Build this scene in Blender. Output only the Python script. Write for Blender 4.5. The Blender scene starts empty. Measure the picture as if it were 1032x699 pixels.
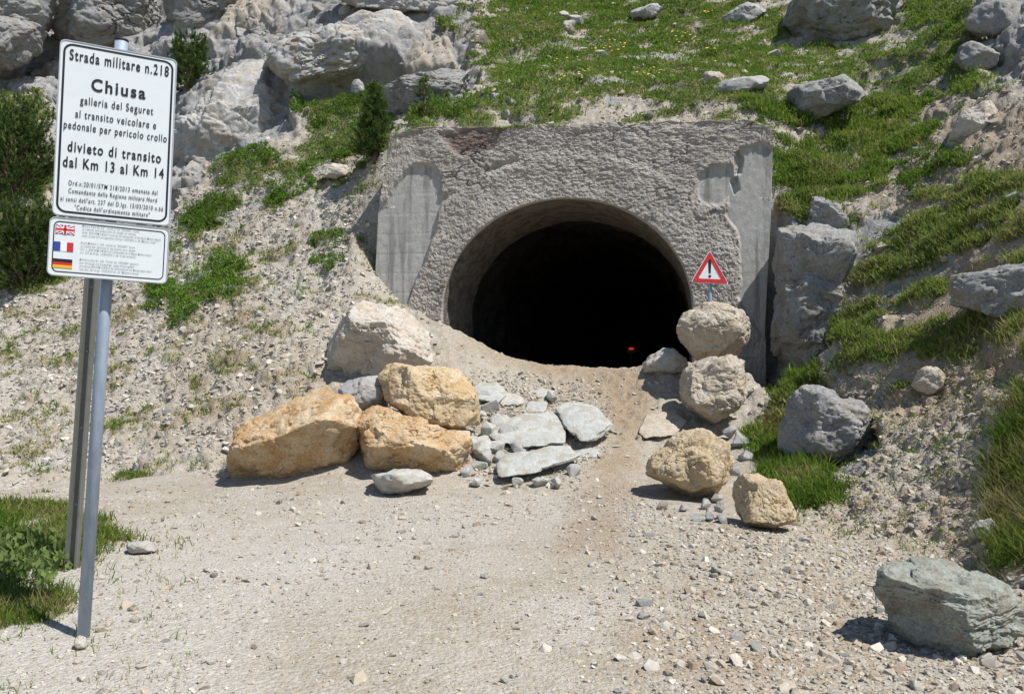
import bpy, math, random
import numpy as np
from mathutils import Vector, Matrix

rng = np.random.default_rng(7)
random.seed(7)
scene = bpy.context.scene
COL = scene.collection

# ------------------------------------------------------------------ camera
F, CU, CV, HOR = 803.0, 516.0, 349.5, 370.0
PITCH = math.atan((HOR - CV) / F)
EYE = np.array([0.0, 0.0, 1.6])
cp, sp = math.cos(PITCH), math.sin(PITCH)

def ray(u, v):
    u = np.asarray(u, float); v = np.asarray(v, float)
    x = (u - CU) / F; zc = (CV - v) / F
    yy = cp - sp * zc; zz = sp + cp * zc
    return np.stack([x / yy, np.ones_like(x), zz / yy], -1)

def P(u, v, Y):
    return EYE + ray(u, v) * np.asarray(Y, float)[..., None] if np.ndim(Y) else EYE + ray(u, v) * Y

def proj(p):
    d = p - EYE
    yc = d[..., 1] * cp + d[..., 2] * sp
    zc = -d[..., 1] * sp + d[..., 2] * cp
    return CU + F * d[..., 0] / yc, CV - F * zc / yc

cam = bpy.data.cameras.new("camera")
camo = bpy.data.objects.new("camera", cam); COL.objects.link(camo)
cam.sensor_width = 36; cam.lens = 36 * F / 1032.0; cam.clip_start = 0.05; cam.clip_end = 500
camo.location = EYE; camo.rotation_euler = (math.pi / 2 + PITCH, 0, 0)
scene.camera = camo

# ------------------------------------------------------------------ noise
def _h(ix, iy, iz, seed):
    h = (ix.astype(np.uint32) * np.uint32(374761393) + iy.astype(np.uint32) * np.uint32(668265263)
         + iz.astype(np.uint32) * np.uint32(2147483647 & 1274126177) + np.uint32(seed * 974711 & 0xffffffff))
    h ^= h >> np.uint32(13); h *= np.uint32(1274126177); h ^= h >> np.uint32(16); h *= np.uint32(2246822519); h ^= h >> np.uint32(15)
    return h

def _f(h, k=0):
    h = h * np.uint32(2654435761 + 2 * k * 40503 & 0xffffffff | 1); h ^= h >> np.uint32(14 + k % 3)
    h *= np.uint32(3266489917); h ^= h >> np.uint32(15)
    return (h & np.uint32(0xffffff)).astype(np.float64) / float(0xffffff)

def vnoise(p, seed=0):
    """smooth gradient noise about -1..1"""
    i = np.floor(p).astype(np.int64); f = p - i
    w = f * f * f * (f * (f * 6 - 15) + 10)
    out = 0
    for dx in (0, 1):
        for dy in (0, 1):
            for dz in (0, 1):
                h = _h(i[:, 0] + dx, i[:, 1] + dy, i[:, 2] + dz, seed)
                g = (_f(h, 1) * 2 - 1) * (f[:, 0] - dx) + (_f(h, 2) * 2 - 1) * (f[:, 1] - dy) + (_f(h, 3) * 2 - 1) * (f[:, 2] - dz)
                out = out + g * (w[:, 0] if dx else 1 - w[:, 0]) * (w[:, 1] if dy else 1 - w[:, 1]) * (w[:, 2] if dz else 1 - w[:, 2])
    return out * 1.5

def fbm(p, seed=0, oct=4, gain=.5, ridged=False):
    a, s, n = 1.0, 0, 0
    for k in range(oct):
        v = vnoise(p * 2.03 ** k + k * 17.3, seed + k)
        if ridged: v = 1 - 2 * np.abs(v)
        s = s + a * v; n += a; a *= gain
    return s / n

def facets(p, seed=0, tilt=.9):
    """broken rock: every cell has a tilted flat face of its own; returns height about -1..1 and F2-F1"""
    i = np.floor(p).astype(np.int64)
    f1 = np.full(len(p), 9.0); f2 = np.full(len(p), 9.0); val = np.zeros(len(p))
    for dx in (-1, 0, 1):
        for dy in (-1, 0, 1):
            for dz in (-1, 0, 1):
                cx, cy, cz = i[:, 0] + dx, i[:, 1] + dy, i[:, 2] + dz
                h = _h(cx, cy, cz, seed)
                q = np.stack([cx + _f(h, 1), cy + _f(h, 2), cz + _f(h, 3)], -1)
                d = p - q; r = np.sqrt((d * d).sum(1))
                hv = (_f(h, 4) - .5) + tilt * ((_f(h, 5) - .5) * d[:, 0] + (_f(h, 6) - .5) * d[:, 1] + (_f(h, 7) - .5) * d[:, 2]) * 2
                c = r < f1
                f2 = np.where(c, f1, np.minimum(f2, r)); val = np.where(c, hv, val); f1 = np.where(c, r, f1)
    return val, f2 - f1

def crag(p, seed=0, tilt=.8, fall=1.5):
    """blocky rock without steps: the highest of the neighbouring tilted faces"""
    i = np.floor(p).astype(np.int64); best = np.full(len(p), -9.0)
    for dx in (-1, 0, 1):
        for dy in (-1, 0, 1):
            for dz in (-1, 0, 1):
                cx, cy, cz = i[:, 0] + dx, i[:, 1] + dy, i[:, 2] + dz
                h = _h(cx, cy, cz, seed)
                d = p - np.stack([cx + _f(h, 1), cy + _f(h, 2), cz + _f(h, 3)], -1); r2 = (d * d).sum(1)
                hv = .8 * (_f(h, 4) - .5) + tilt * ((_f(h, 5) - .5) * d[:, 0] + (_f(h, 6) - .5) * d[:, 1] + (_f(h, 7) - .5) * d[:, 2]) * 2 - fall * r2 * np.sqrt(r2)
                best = np.maximum(best, hv)
    return best - .22

def sstep(a, b, x):
    t = np.clip((x - a) / (b - a), 0, 1); return t * t * (3 - 2 * t)

# ------------------------------------------------------------------ helpers for objects
def tag(o, label=None, cat=None, group=None, kind=None):
    if label: o['label'] = label
    if cat: o['category'] = cat
    if group: o['group'] = group
    if kind: o['kind'] = kind
    return o

def mesh_np(name, V, Fc, mat, parent=None, smooth=True, attrs=None, loc=None):
    """Fc: int array (n,3|4) or list of polygons"""
    me = bpy.data.meshes.new(name)
    V = np.asarray(V, np.float32)
    if isinstance(Fc, np.ndarray):
        k = Fc.shape[1]; n = len(Fc); tot = np.full(n, k, np.int32); flat = Fc.astype(np.int32).ravel()
    else:
        tot = np.array([len(f) for f in Fc], np.int32); flat = np.array([i for f in Fc for i in f], np.int32)
    st = np.zeros(len(tot), np.int32); st[1:] = np.cumsum(tot)[:-1]
    me.vertices.add(len(V)); me.vertices.foreach_set('co', V.ravel())
    me.loops.add(len(flat)); me.loops.foreach_set('vertex_index', flat)
    me.polygons.add(len(tot)); me.polygons.foreach_set('loop_start', st)
    me.polygons.foreach_set('loop_total', tot)
    me.update(calc_edges=True); me.validate()
    me.polygons.foreach_set('use_smooth', np.full(len(me.polygons), bool(smooth)))
    for an, av in (attrs or {}).items():
        av = np.asarray(av, np.float32)
        if av.ndim == 1: av = np.stack([av] * 3, -1)
        c = np.ones((len(V), 4), np.float32); c[:, :av.shape[1]] = av
        a = me.attributes.new(an, 'FLOAT_COLOR', 'POINT'); a.data.foreach_set('color', c.ravel())
    if mat: me.materials.append(mat)
    o = bpy.data.objects.new(name, me); COL.objects.link(o)
    if parent: o.parent = parent
    if loc is not None: o.location = loc
    return o

def empty(name, loc=(0, 0, 0)):
    o = bpy.data.objects.new(name, None); COL.objects.link(o); o.location = loc; o.empty_display_size = .2
    return o

class MB:
    def __init__(s): s.v = []; s.f = []
    def add(s, V, Fc):
        n = len(s.v); s.v += [tuple(map(float, v)) for v in V]; s.f += [tuple(i + n for i in f) for f in Fc]
    def tube(s, pts, rad, seg=14, cap=True):
        pts = [np.array(p, float) for p in pts]
        if np.ndim(rad) == 0: rad = [rad] * len(pts)
        V = []; Fc = []
        for i, p in enumerate(pts):
            d = pts[min(i + 1, len(pts) - 1)] - pts[max(i - 1, 0)]; d /= np.linalg.norm(d) + 1e-9
            a = np.cross(d, [0.31, 0.95, 0.05]); a /= np.linalg.norm(a); b = np.cross(d, a)
            for k in range(seg):
                t = 2 * math.pi * k / seg
                V.append(p + rad[i] * (math.cos(t) * a + math.sin(t) * b))
        for i in range(len(pts) - 1):
            for k in range(seg):
                Fc.append((i * seg + k, i * seg + (k + 1) % seg, (i + 1) * seg + (k + 1) % seg, (i + 1) * seg + k))
        if cap:
            Fc.append(tuple(range(seg))[::-1]); Fc.append(tuple((len(pts) - 1) * seg + k for k in range(seg)))
        s.add(V, Fc)
    def prism(s, poly, fr, d0, d1):
        """polygon (a,b) extruded between offsets d0,d1 along the frame's normal; fr = (origin, right, up, normal)"""
        o, r, u, n = fr; k = len(poly)
        V = [o + a * r + b * u + d0 * n for a, b in poly] + [o + a * r + b * u + d1 * n for a, b in poly]
        Fc = [tuple(range(k))[::-1], tuple(range(k, 2 * k))] + [(i, (i + 1) % k, k + (i + 1) % k, k + i) for i in range(k)]
        s.add(V, Fc)
    def ring(s, p0, p1, fr, d0, d1):
        """frame between outer and inner polygon with equal point counts"""
        o, r, u, n = fr; k = len(p0); V = []
        for d in (d0, d1):
            for pl in (p0, p1): V += [o + a * r + b * u + d * n for a, b in pl]
        Fc = []
        for i in range(k):
            j = (i + 1) % k
            Fc += [(2 * k + i, 2 * k + j, 3 * k + j, 3 * k + i), (i, k + i, k + j, j), (i, j, 2 * k + j, 2 * k + i), (k + i, 3 * k + i, 3 * k + j, k + j)]
        s.add(V, Fc)
    def build(s, name, mat, parent=None, smooth=False):
        c = np.array(s.v).mean(0)
        o = mesh_np(name, np.array(s.v), s.f, mat, parent, smooth)
        return o

def rrect(w, h, r, n=5):
    out = []
    for cx, cy, a0 in ((w / 2 - r, h / 2 - r, 0), (-w / 2 + r, h / 2 - r, 90), (-w / 2 + r, -h / 2 + r, 180), (w / 2 - r, -h / 2 + r, 270)):
        for k in range(n + 1):
            t = math.radians(a0 + 90 * k / n); out.append((cx + r * math.cos(t), cy + r * math.sin(t)))
    return out

# ------------------------------------------------------------------ materials
class NT:
    def __init__(s, name):
        s.m = bpy.data.materials.new(name); s.m.use_nodes = True; s.t = s.m.node_tree; s.t.nodes.clear()
        s.out = s.t.nodes.new('ShaderNodeOutputMaterial')
    def n(s, typ, props=None, **ins):
        nd = s.t.nodes.new('ShaderNode' + typ)
        for k, v in (props or {}).items(): setattr(nd, k, v)
        for k, v in ins.items():
            key = int(k[1:]) if k[0] == '_' and k[1:].isdigit() else k.replace('_', ' ')
            s.set(nd.inputs[key], v)
        return nd
    def set(s, sock, v):
        if isinstance(v, bpy.types.NodeSocket): s.t.links.new(v, sock)
        elif isinstance(v, (tuple, list)) and len(v) == 3 and sock.type == 'RGBA': sock.default_value = (*v, 1)
        else: sock.default_value = v
    def mix(s, a, b, f, mode='MIX'):
        nd = s.t.nodes.new('ShaderNodeMix'); nd.data_type = 'RGBA'; nd.blend_type = mode
        s.set(nd.inputs[0], f); s.set(nd.inputs[6], a); s.set(nd.inputs[7], b); return nd.outputs[2]
    def math(s, op, a, b=0.0, clamp=False):
        nd = s.t.nodes.new('ShaderNodeMath'); nd.operation = op; nd.use_clamp = clamp
        s.set(nd.inputs[0], a); s.set(nd.inputs[1], b); return nd.outputs[0]
    def noise(s, co, scale, detail=6, rough=.6, dist=0):
        nd = s.n('TexNoise', Vector=co, Scale=scale, Detail=detail, Roughness=rough, Distortion=dist); return nd.outputs['Fac']
    def vor(s, co, scale, feature='F1', out='Distance', rnd=1.0):
        nd = s.n('TexVoronoi', {'feature': feature}, Vector=co, Scale=scale, Randomness=rnd); return nd.outputs[out]
    def ramp(s, f, lo, hi):
        nd = s.n('MapRange', {'interpolation_type': 'SMOOTHSTEP'}); s.set(nd.inputs[0], f); nd.inputs[1].default_value = lo; nd.inputs[2].default_value = hi
        return nd.outputs[0]
    def attr(s, name): return s.n('Attribute', {'attribute_name': name}).outputs['Color']
    def sep(s, c):
        nd = s.t.nodes.new('ShaderNodeSeparateColor'); s.set(nd.inputs[0], c); return nd.outputs
    def co(s, kind='Object'): return s.n('TexCoord').outputs[kind]
    def bump(s, h, strength, dist, normal=None):
        nd = s.n('Bump', Height=h, Strength=strength, Distance=dist)
        if normal is not None: s.t.links.new(normal, nd.inputs['Normal'])
        return nd.outputs[0]
    def done(s, color, normal=None, rough=.9, spec=.25, metal=0.0):
        b = s.n('BsdfPrincipled', Base_Color=color, Roughness=rough, Metallic=metal)
        b.inputs['Specular IOR Level'].default_value = spec
        if normal is not None: s.t.links.new(normal, b.inputs['Normal'])
        s.t.links.new(b.outputs[0], s.out.inputs[0]); return s.m

def rock_mat(name, base, pale, dark, stain=None, scale=1.0, stain_amt=.5, bstr=.7):
    t = NT(name); co = t.co()
    n1 = t.noise(co, 1.6 * scale, 5, .6); n2 = t.noise(co, 6 * scale, 7, .65, .4); n3 = t.noise(co, 26 * scale, 6, .7)
    c = t.mix(base, pale, t.ramp(n1, .36, .56))
    c = t.mix(c, dark, t.math('MULTIPLY', t.ramp(n2, .52, .75), .7))
    if stain:
        n4 = t.noise(co, 2.3 * scale, 4, .55, .6)
        c = t.mix(c, stain, t.math('MULTIPLY', t.ramp(n4, .47, .62), stain_amt))
    c = t.mix(c, dark, t.math('MULTIPLY', t.ramp(n3, .50, .36), .55)); c = t.mix(c, pale, t.math('MULTIPLY', t.ramp(n3, .52, .66), .6))
    n5 = t.noise(co, 75 * scale, 4, .75); c = t.mix(c, dark, t.math('MULTIPLY', t.ramp(n5, .46, .32), .4)); c = t.mix(c, pale, t.math('MULTIPLY', t.ramp(n5, .55, .70), .4))
    sp_ = t.vor(co, 55 * scale); c = t.mix(c, dark, t.math('MULTIPLY', t.ramp(sp_, .16, .05), .35))
    cr = t.vor(t.n('VectorMath', {'operation': 'ADD'}, _0=co, _1=t.n('TexNoise', Vector=co, Scale=4 * scale, Detail=4.0).outputs['Color']).outputs[0], 2.2 * scale, 'DISTANCE_TO_EDGE')
    crk = t.ramp(cr, .0, .035)
    h = t.math('ADD', t.math('MULTIPLY', n2, 1.0), t.math('MULTIPLY', n3, .45))
    h = t.math('ADD', h, t.math('MULTIPLY', crk, .12))
    nb = t.bump(h, bstr, .045 / scale ** .5)
    nb = t.bump(n5, .5, .008, nb)
    return t.done(c, nb, .92, .15)

def vcol_mat(name, rough=.9, translucent=0.0, bump=None):
    t = NT(name); c = t.attr('col')
    if translucent:
        d = t.n('BsdfDiffuse', Color=c); tr = t.n('BsdfTranslucent', Color=t.mix(c, (.55, .75, .12), .25))
        mx = t.n('MixShader'); mx.inputs[0].default_value = translucent
        t.t.links.new(d.outputs[0], mx.inputs[1]); t.t.links.new(tr.outputs[0], mx.inputs[2])
        t.t.links.new(mx.outputs[0], t.out.inputs[0]); return t.m
    co = t.co(); n = t.noise(co, 40, 5, .7)
    c = t.mix(c, t.mix(c, (.9, .87, .8), .5), t.ramp(n, .5, .8))
    return t.done(c, t.bump(n, .5, .012), rough, .15)

def plain(name, col, rough=.6, metal=0.0, spec=.4, dirt=.0, dirtcol=(.3, .27, .22), scale=8):
    t = NT(name); co = t.co(); n = t.noise(co, scale, 6, .65)
    c = t.mix(col, dirtcol, t.math('MULTIPLY', t.ramp(n, .45, .8), dirt)) if dirt else t.mix(col, col, .5)
    return t.done(c, t.bump(n, .08, .01), rough, spec, metal)

# ------------------------------------------------------------------ tunnel portal frame (facade plane)
YAW = math.radians(7.0)
ES = np.array([math.cos(YAW), -math.sin(YAW), 0]); EN = np.array([-math.sin(YAW), -math.cos(YAW), 0]); EZ = np.array([0, 0, 1.0])
PO = np.array([P(573, 350, 16.3)[0], 16.3, 0.0])
def FP(u, v):
    d = ray(u, v); k = ((PO - EYE) @ EN) / (d @ EN); p = EYE + d * k
    return np.array([(p - PO) @ ES, p[2]])
def yface(x): return PO[1] - np.tan(YAW) * (x - PO[0])
THICK = 1.0
S_L = FP(378, 290)[0]; S_R = FP(776, 215)[0]
XL = PO[0] + S_L * ES[0]; XR = PO[0] + S_R * ES[0]

# ------------------------------------------------------------------ terrain
hill_uvY = [  # (u, v, distance along the view)
 (-160,462,14.5),(0,462,13.9),(100,466,13.2),(200,479,11.8),
 (-160,395,18),(0,400,16.3),(100,400,15.4),(200,400,14.2),(-150,330,21),(0,330,19.3),(100,330,18),(200,330,16.5),
 (-150,240,25),(0,250,22.5),(110,250,21.2),(200,250,19.4),(0,190,25),(120,195,23.6),(200,190,21.8),
 (-150,130,30),(0,130,27.4),(110,110,27),(200,140,23.1),(225,95,24.2),(240,55,25.8),(205,20,29.5),(0,60,31),(110,50,30.5),(0,-10,34.5),(110,-10,33.5),(200,-20,32),(-150,-10,37),
 (290,335,14.9),(290,250,17.9),(290,190,20.1),(280,140,22.0),(330,150,21.3),(330,112,22.7),(325,72,23.4),(335,48,23.8),(350,15,26),(300,-10,30),
 (350,292,16.0),(355,230,17.4),(360,180,18.9),(375,150,19.8),(395,112,21.2),(440,90,20.8),(425,45,23.0),(420,0,26.4),
 (500,118,18.2),(500,60,22),(500,0,26.8),(600,115,18.1),(600,60,22),(600,0,27),(700,111,17.8),(700,60,21.4),(700,0,26),
 (440,122,18.6),(400,128,18.7),(770,116,17.2),
 (805,130,17.3),(806,185,16.4),(814,225,15.6),(814,300,14.7),(812,372,13.6),(808,420,12.4),(800,460,11.3),(792,508,9.6),
 (840,410,12.0),(850,330,12.9),(840,250,14.7),
 (880,525,8.4),(900,450,9.6),(900,400,10.7),(900,330,12.2),(900,250,13.9),(900,170,15.9),(900,100,18.3),(900,40,20.6),(900,-10,22.6),(820,60,20.5),(820,0,24),
 (985,570,6.5),(1000,500,7.5),(1000,420,8.8),(1000,350,10),(1000,250,11.8),(1000,150,14),(1000,80,16),(1000,-10,19),
 (1100,600,5.1),(1100,500,6.2),(1100,420,7.2),(1100,330,8.3),(1100,250,9.5),(1100,150,11.5),(1100,60,14),(1100,-10,16.5),
 (1250,420,5.6),(1250,250,7.6),(1250,60,11),
]
flat = [(-9,9,.05),(-6,10,.0),(-4,9,0),(-1,9,0),(1.5,9,0),(-8,4,.0),(-3,4,0),(0,4,0),(2.2,4,0),(-6,0,0),(0,0,0),(3,0,.0),(-3,6.2,.02),(1,6.5,0),(2.4,6.5,0),(4.3,2,.35),(6,2,1.2),(6,-2,1.0),(-8,-3,0),(0,-3,0),(3.2,4.6,.02)]
low = [(480,490,10.7),(560,490,10.7),(620,488,10.8),(690,508,9.3),(740,532,8.0),(600,450,12.0),(620,430,12.7),(480,440,12.2),(400,480,10.9),(300,488,10.9)]
ramp_pts = [(600,400,13.9),(590,369,15.3),(640,369,15.2),(685,363,15.0),(520,361,15.3),(480,345,15.3),(450,329,15.3),(425,322,15.3),(395,312,15.4),(378,300,15.8),
 (480,400,13.6),(440,370,14.2),(420,342,14.9),(350,385,13.7),(350,440,12.1),(380,330,15.0),(330,345,14.7),(290,335,14.9),
 (700,420,13.0),(720,400,13.6),(735,370,14.4),(770,385,14.0),(783,372,14.4),(760,430,12.6),(770,470,11.2)]
def pts(l): return np.array([P(u, v, Y) for u, v, Y in l])
far_up = np.array([(-30, 55, 30.), (0, 52, 33.), (25, 45, 31.), (-30, 25, 7.), (22, 20, 14.), (18, 8, 8.)])
A_hill = np.vstack([pts(hill_uvY), np.array(flat, float), pts(low), far_up])
inx = lambda q: (q[:, 0] > XL - .3) & (q[:, 0] < XR + .6) & (q[:, 1] > 14.0) & (q[:, 2] > 2.2)
hp = pts(hill_uvY); A_front = np.vstack([hp[~inx(hp)], np.array(flat, float), pts(low), pts(ramp_pts),
                                         np.array([(PO[0] - 1, 17.4, 1.1), (PO[0] + 1, 17.2, 1.1), (PO[0], 19, .9), (PO[0] + 2.4, 17, 1.3), (PO[0] - 2.6, 17.4, 1.6), (5.0, 15.0, 1.25), (5.2, 15.6, 1.2), (5.25, 14.4, 1.2), (5.15, 16.2, 1.3), (5.3, 13.6, 1.0)])])
class TPS:
    def __init__(s, A, lam=.02):
        s.c = A[:, :2]; n = len(A)
        K = s.k(s.c[:, None] - s.c[None]) + lam * np.eye(n)
        Pm = np.c_[np.ones(n), s.c]; M = np.zeros((n + 3, n + 3)); M[:n, :n] = K; M[:n, n:] = Pm; M[n:, :n] = Pm.T
        s.w = np.linalg.solve(M, np.r_[A[:, 2], 0, 0, 0])
    @staticmethod
    def k(d):
        r2 = (d * d).sum(-1); return .5 * r2 * np.log(r2 + 1e-12)
    def __call__(s, x, y):
        q = np.stack([x.ravel(), y.ravel()], -1); out = np.empty(len(q))
        for a in range(0, len(q), 100000):
            b = q[a:a + 100000]; out[a:a + 100000] = s.k(b[:, None] - s.c[None]) @ s.w[:-3] + s.w[-3] + b @ s.w[-2:]
        return out.reshape(x.shape)
T_h, T_f = TPS(A_hill), TPS(A_front)
def base_z(x, y):
    x = np.asarray(x, float); y = np.asarray(y, float)
    zh, zf = T_h(x, y), T_f(x, y)
    w = sstep(XL - 1.2, XL - .05, x) * (1 - sstep(XR + .12, XR + .42, x)) * np.where(y < yface(x) + THICK * .5, 1, 0)
    w = np.maximum(w, (1 - sstep(12.5, 14.5, y)))
    return zh * (1 - w) + zf * w

def hit(u, v, y0=2.5, y1=50):
    d = ray(u, v); t = np.arange(y0, y1, .03)
    g = base_z(d[0] * t, t) - (EYE[2] + d[2] * t)
    i = np.argmax(g > 0) if (g > 0).any() else len(t) - 1
    return np.array([d[0] * t[i], t[i], EYE[2] + d[2] * t[i]])

us = np.concatenate([np.arange(-1500, -230, 9.0), np.arange(-230, 1290, 1.55), np.arange(1290, 2600, 9.0)])
ys = np.concatenate([np.arange(1.6, 4, .025), np.arange(4, 9, .03), np.arange(9, 12, .036), np.arange(12, 33, .043), np.arange(33, 52, .16)])
NU, NY = len(us), len(ys)
X = (us[None, :] - CU) / F * ys[:, None]; Yg = np.repeat(ys[:, None], NU, 1)
Zg = base_z(X, Yg)
G = np.stack([X, Yg, Zg], -1)
U, Vv = proj(G)

def inpoly(poly, soft=14, wob=16, seed=3):
    """soft mask of a patch of ground outlined by its corners"""
    w1 = WOB[0] * wob; w2 = WOB[1] * wob
    x = U + w1; y = Vv + w2
    n = len(poly); ins = np.zeros(x.shape, bool); dist = np.full(x.shape, 1e9)
    for i in range(n):
        x0, y0 = poly[i]; x1, y1 = poly[(i + 1) % n]
        cond = ((y0 > y) != (y1 > y)) & (x < (x1 - x0) * (y - y0) / ((y1 - y0) + 1e-9) + x0); ins ^= cond
        dx, dy = x1 - x0, y1 - y0; t = np.clip(((x - x0) * dx + (y - y0) * dy) / (dx * dx + dy * dy + 1e-9), 0, 1)
        dist = np.minimum(dist, np.hypot(x - x0 - t * dx, y - y0 - t * dy))
    return sstep(-soft, soft, np.where(ins, dist, -dist))
gp = G.reshape(-1, 3)
WOB = [fbm(gp * .9, 31, 4).reshape(X.shape) * 1.4, fbm(gp * .9, 41, 4).reshape(X.shape) * 1.4]

grass_polys = [
 (.92, [(60,98),(120,84),(185,62),(192,78),(120,104),(70,118)]),
 (.92, [(230,28),(290,8),(340,2),(335,12),(285,28),(240,44)]),
 (.92, [(30,78),(90,70),(96,80),(40,90)]),
 (.92, [(430,8),(480,-4),(485,30),(450,44),(436,30)]),
 (.80, [(470,30),(520,-30),(770,-30),(800,40),(800,90),(790,128),(760,122),(700,120),(640,118),(560,122),(480,124),(405,128),(440,108),(490,72),(465,50)]),
 (.80, [(880,-30),(1080,-30),(1040,60),(960,105),(905,165),(860,205),(840,240),(800,225),(778,195),(775,135),(800,132),(870,112),(890,60),(915,40)]),
 (.62, [(775,195),(860,205),(950,160),(1400,150),(1400,340),(930,375),(850,375),(825,310),(825,250)]),
 (1., [(757,420),(775,395),(800,372),(835,376),(805,410),(795,450),(850,480),(840,505),(800,512),(765,480)]),
 (1., [(1000,585),(992,500),(1012,430),(1034,385),(1300,350),(1300,620)]),
 (.9, [(290,82),(330,77),(400,82),(390,130),(370,160),(330,165),(280,190),(250,212),(180,245),(165,225),(230,190),(200,155),(230,143),(280,162),(300,130)]),
 (1., [(140,310),(160,285),(200,265),(240,255),(252,270),(225,300),(190,320),(165,325)]),
 (.92, [(190,60),(230,40),(300,20),(370,-5),(280,-5),(200,50)]),
 (.66, [(-200,500),(0,502),(50,508),(110,532),(150,545),(140,560),(105,575),(85,592),(60,622),(20,640),(-200,645)]),
 (.5, [(300,245),(350,205),(385,190),(375,245),(330,258)]),
 (.28, [(-150,300),(140,325),(200,395),(120,450),(-150,440)]),
 (.4, [(-150,452),(100,452),(190,462),(190,474),(-150,474)]),
 (.8, [(-200,90),(60,80),(60,300),(-200,300)]),
 (.75, [(780,40),(850,40),(920,25),(900,80),(872,110),(800,132),(770,120)]),
 (.95, [(398,105),(440,92),(478,92),(480,116),(420,128),(398,126)]),
 (.35, [(250,250),(340,300),(330,340),(260,330),(200,300)]),
 (.5, [(860,340),(930,345),(990,330),(1010,370),(960,400),(900,390),(870,370)]),
 (.3, [(300,200),(360,160),(380,200),(370,300),(330,280)]),
]
rock_polys = [
 (1., [(165,260),(170,180),(200,110),(250,60),(330,30),(415,8),(432,40),(400,62),(330,76),(290,92),(288,130),(245,148),(200,160),(178,200)]),
 (1., [(-200,-40),(235,-40),(200,45),(150,90),(120,80),(60,90),(-200,80)]),
 (.85, [(392,72),(478,62),(470,100),(405,118),(385,100)]),
 (.7, [(330,-30),(480,-30),(475,35),(430,30),(380,5)]),
 (1., [(765,205),(800,212),(845,226),(835,300),(822,372),(800,388),(775,420),(765,330)]),
 (.9, [(948,272),(1400,255),(1400,325),(985,305)]),
 (.9, [(786,392),(825,380),(885,425),(865,470),(800,462)]),
 (.8, [(968,45),(1000,-20),(1400,-20),(1400,60),(1000,70)]),
 (.85, [(150,110),(200,40),(330,-35),(480,-35),(470,62),(422,10),(330,30),(250,62),(200,112),(170,172)]),
 (.6, [(40,60),(170,60),(170,230),(60,230)]),
]
grass = np.zeros(X.shape); rock = np.zeros(X.shape)
for d, p in grass_polys: grass = np.maximum(grass, d * inpoly(p, 18, 30))
for d, p in rock_polys: rock = np.maximum(rock, d * inpoly(p, 10, 14))
scree = np.maximum(inpoly([(-200,250),(200,180),(400,130),(392,330),(330,350),(240,470),(-200,465)], 20, 20), 0)
track = inpoly([(-300,478),(220,492),(480,492),(620,490),(700,525),(870,545),(990,610),(1300,760),(1300,1500),(-300,1500)], 12, 14)
ramp = inpoly([(455,325),(520,360),(600,366),(680,362),(690,420),(650,470),(640,520),(560,500),(480,480),(430,400)], 12, 14)
rslope = inpoly([(780,380),(880,380),(1400,300),(1400,640),(990,590),(870,540),(790,515),(850,470)], 16, 16)
n_big = fbm(gp * .55, 51, 5).reshape(X.shape); n_mid = fbm(gp * 2.2, 61, 4).reshape(X.shape); n_fine = fbm(gp * 7, 71, 3).reshape(X.shape)
patch = (fbm(gp * np.array([.8, .8, 2.6]), 81, 5) + .45 * fbm(gp * np.array([2.6, 2.6, 5.]), 82, 4)).reshape(X.shape)
grass_c = sstep(.36, .60, grass * .76 + patch * .62 - .55 * rock * (grass < .9))
grass_c *= (grass > .05)
meadow_holes = sstep(.10, .30, fbm(gp * np.array([.8, .8, .8]) + 9, 91, 5).reshape(X.shape))
grass_c = grass_c * (1 - .6 * meadow_holes * (Yg > 12))
rock = np.maximum(rock * (1 - .85 * grass_c), .75 * meadow_holes * (Yg > 12.5) * (grass > .5) * (1 - grass_c))

# relief pushed out along the slope's normal
def normals(Gx):
    du = np.gradient(Gx, axis=1); dv = np.gradient(Gx, axis=0)
    n = np.cross(du, dv); n /= np.linalg.norm(n, axis=-1, keepdims=True) + 1e-12
    return n * np.sign(n[..., 2:3] + 1e-9)
Nn = normals(G)
disp = np.zeros(X.shape)
m = (rock > .02).ravel(); q = gp[m]; qw = q + np.stack([fbm(q * 1.2, s, 3) for s in (5, 6, 7)], -1) * .35
strat = np.array([.55, .8, 1.25])
f1 = crag(qw * strat * .8, 11); f2 = crag(qw * strat * 2.1, 12); f3 = crag(qw * strat * 5.2, 13)
rd = fbm(q * 1.1, 14, 5, .55, True)
dv_ = np.zeros(X.size)
f0 = crag(qw * strat * .36, 15)
dv_[m] = (.70 * f0 + .42 * f1 + .20 * f2 + .09 * f3 + .10 * rd + .04 * fbm(q * 6, 16, 4, .6, True))
dv_ *= np.where((meadow_holes * (grass > .5)).ravel() > .02, .35, 1)
disp += dv_.reshape(X.shape) * sstep(.05, .7, rock) * sstep(6, 14, Yg)
rough_amt = np.clip(scree * .055 + rslope * .045 + ramp * .03 + (Yg > 12) * (1 - scree) * .05, .0, .07) + track * .006
disp += n_mid * rough_amt * 1.2 + n_fine * rough_amt * .7 + n_big * np.where(Yg > 9, .10, .02) * (1 - ramp)
loose = np.clip(scree + rslope + .8 * (Yg > 12) * (1 - ramp), 0, 1)
qs = gp[(loose > .05).ravel()]; ds = np.zeros(X.size)
ds[(loose > .05).ravel()] = .07 * crag(qs * 3.2, 21) + .055 * crag(qs * 7.5, 22) + .04 * crag(qs * 1.3, 23)
disp += ds.reshape(X.shape) * loose * (1 - .6 * grass_c) * (1 - rock)
disp += grass_c * (Yg > 12) * .10 * sstep(-.2, .6, n_mid)
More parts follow.
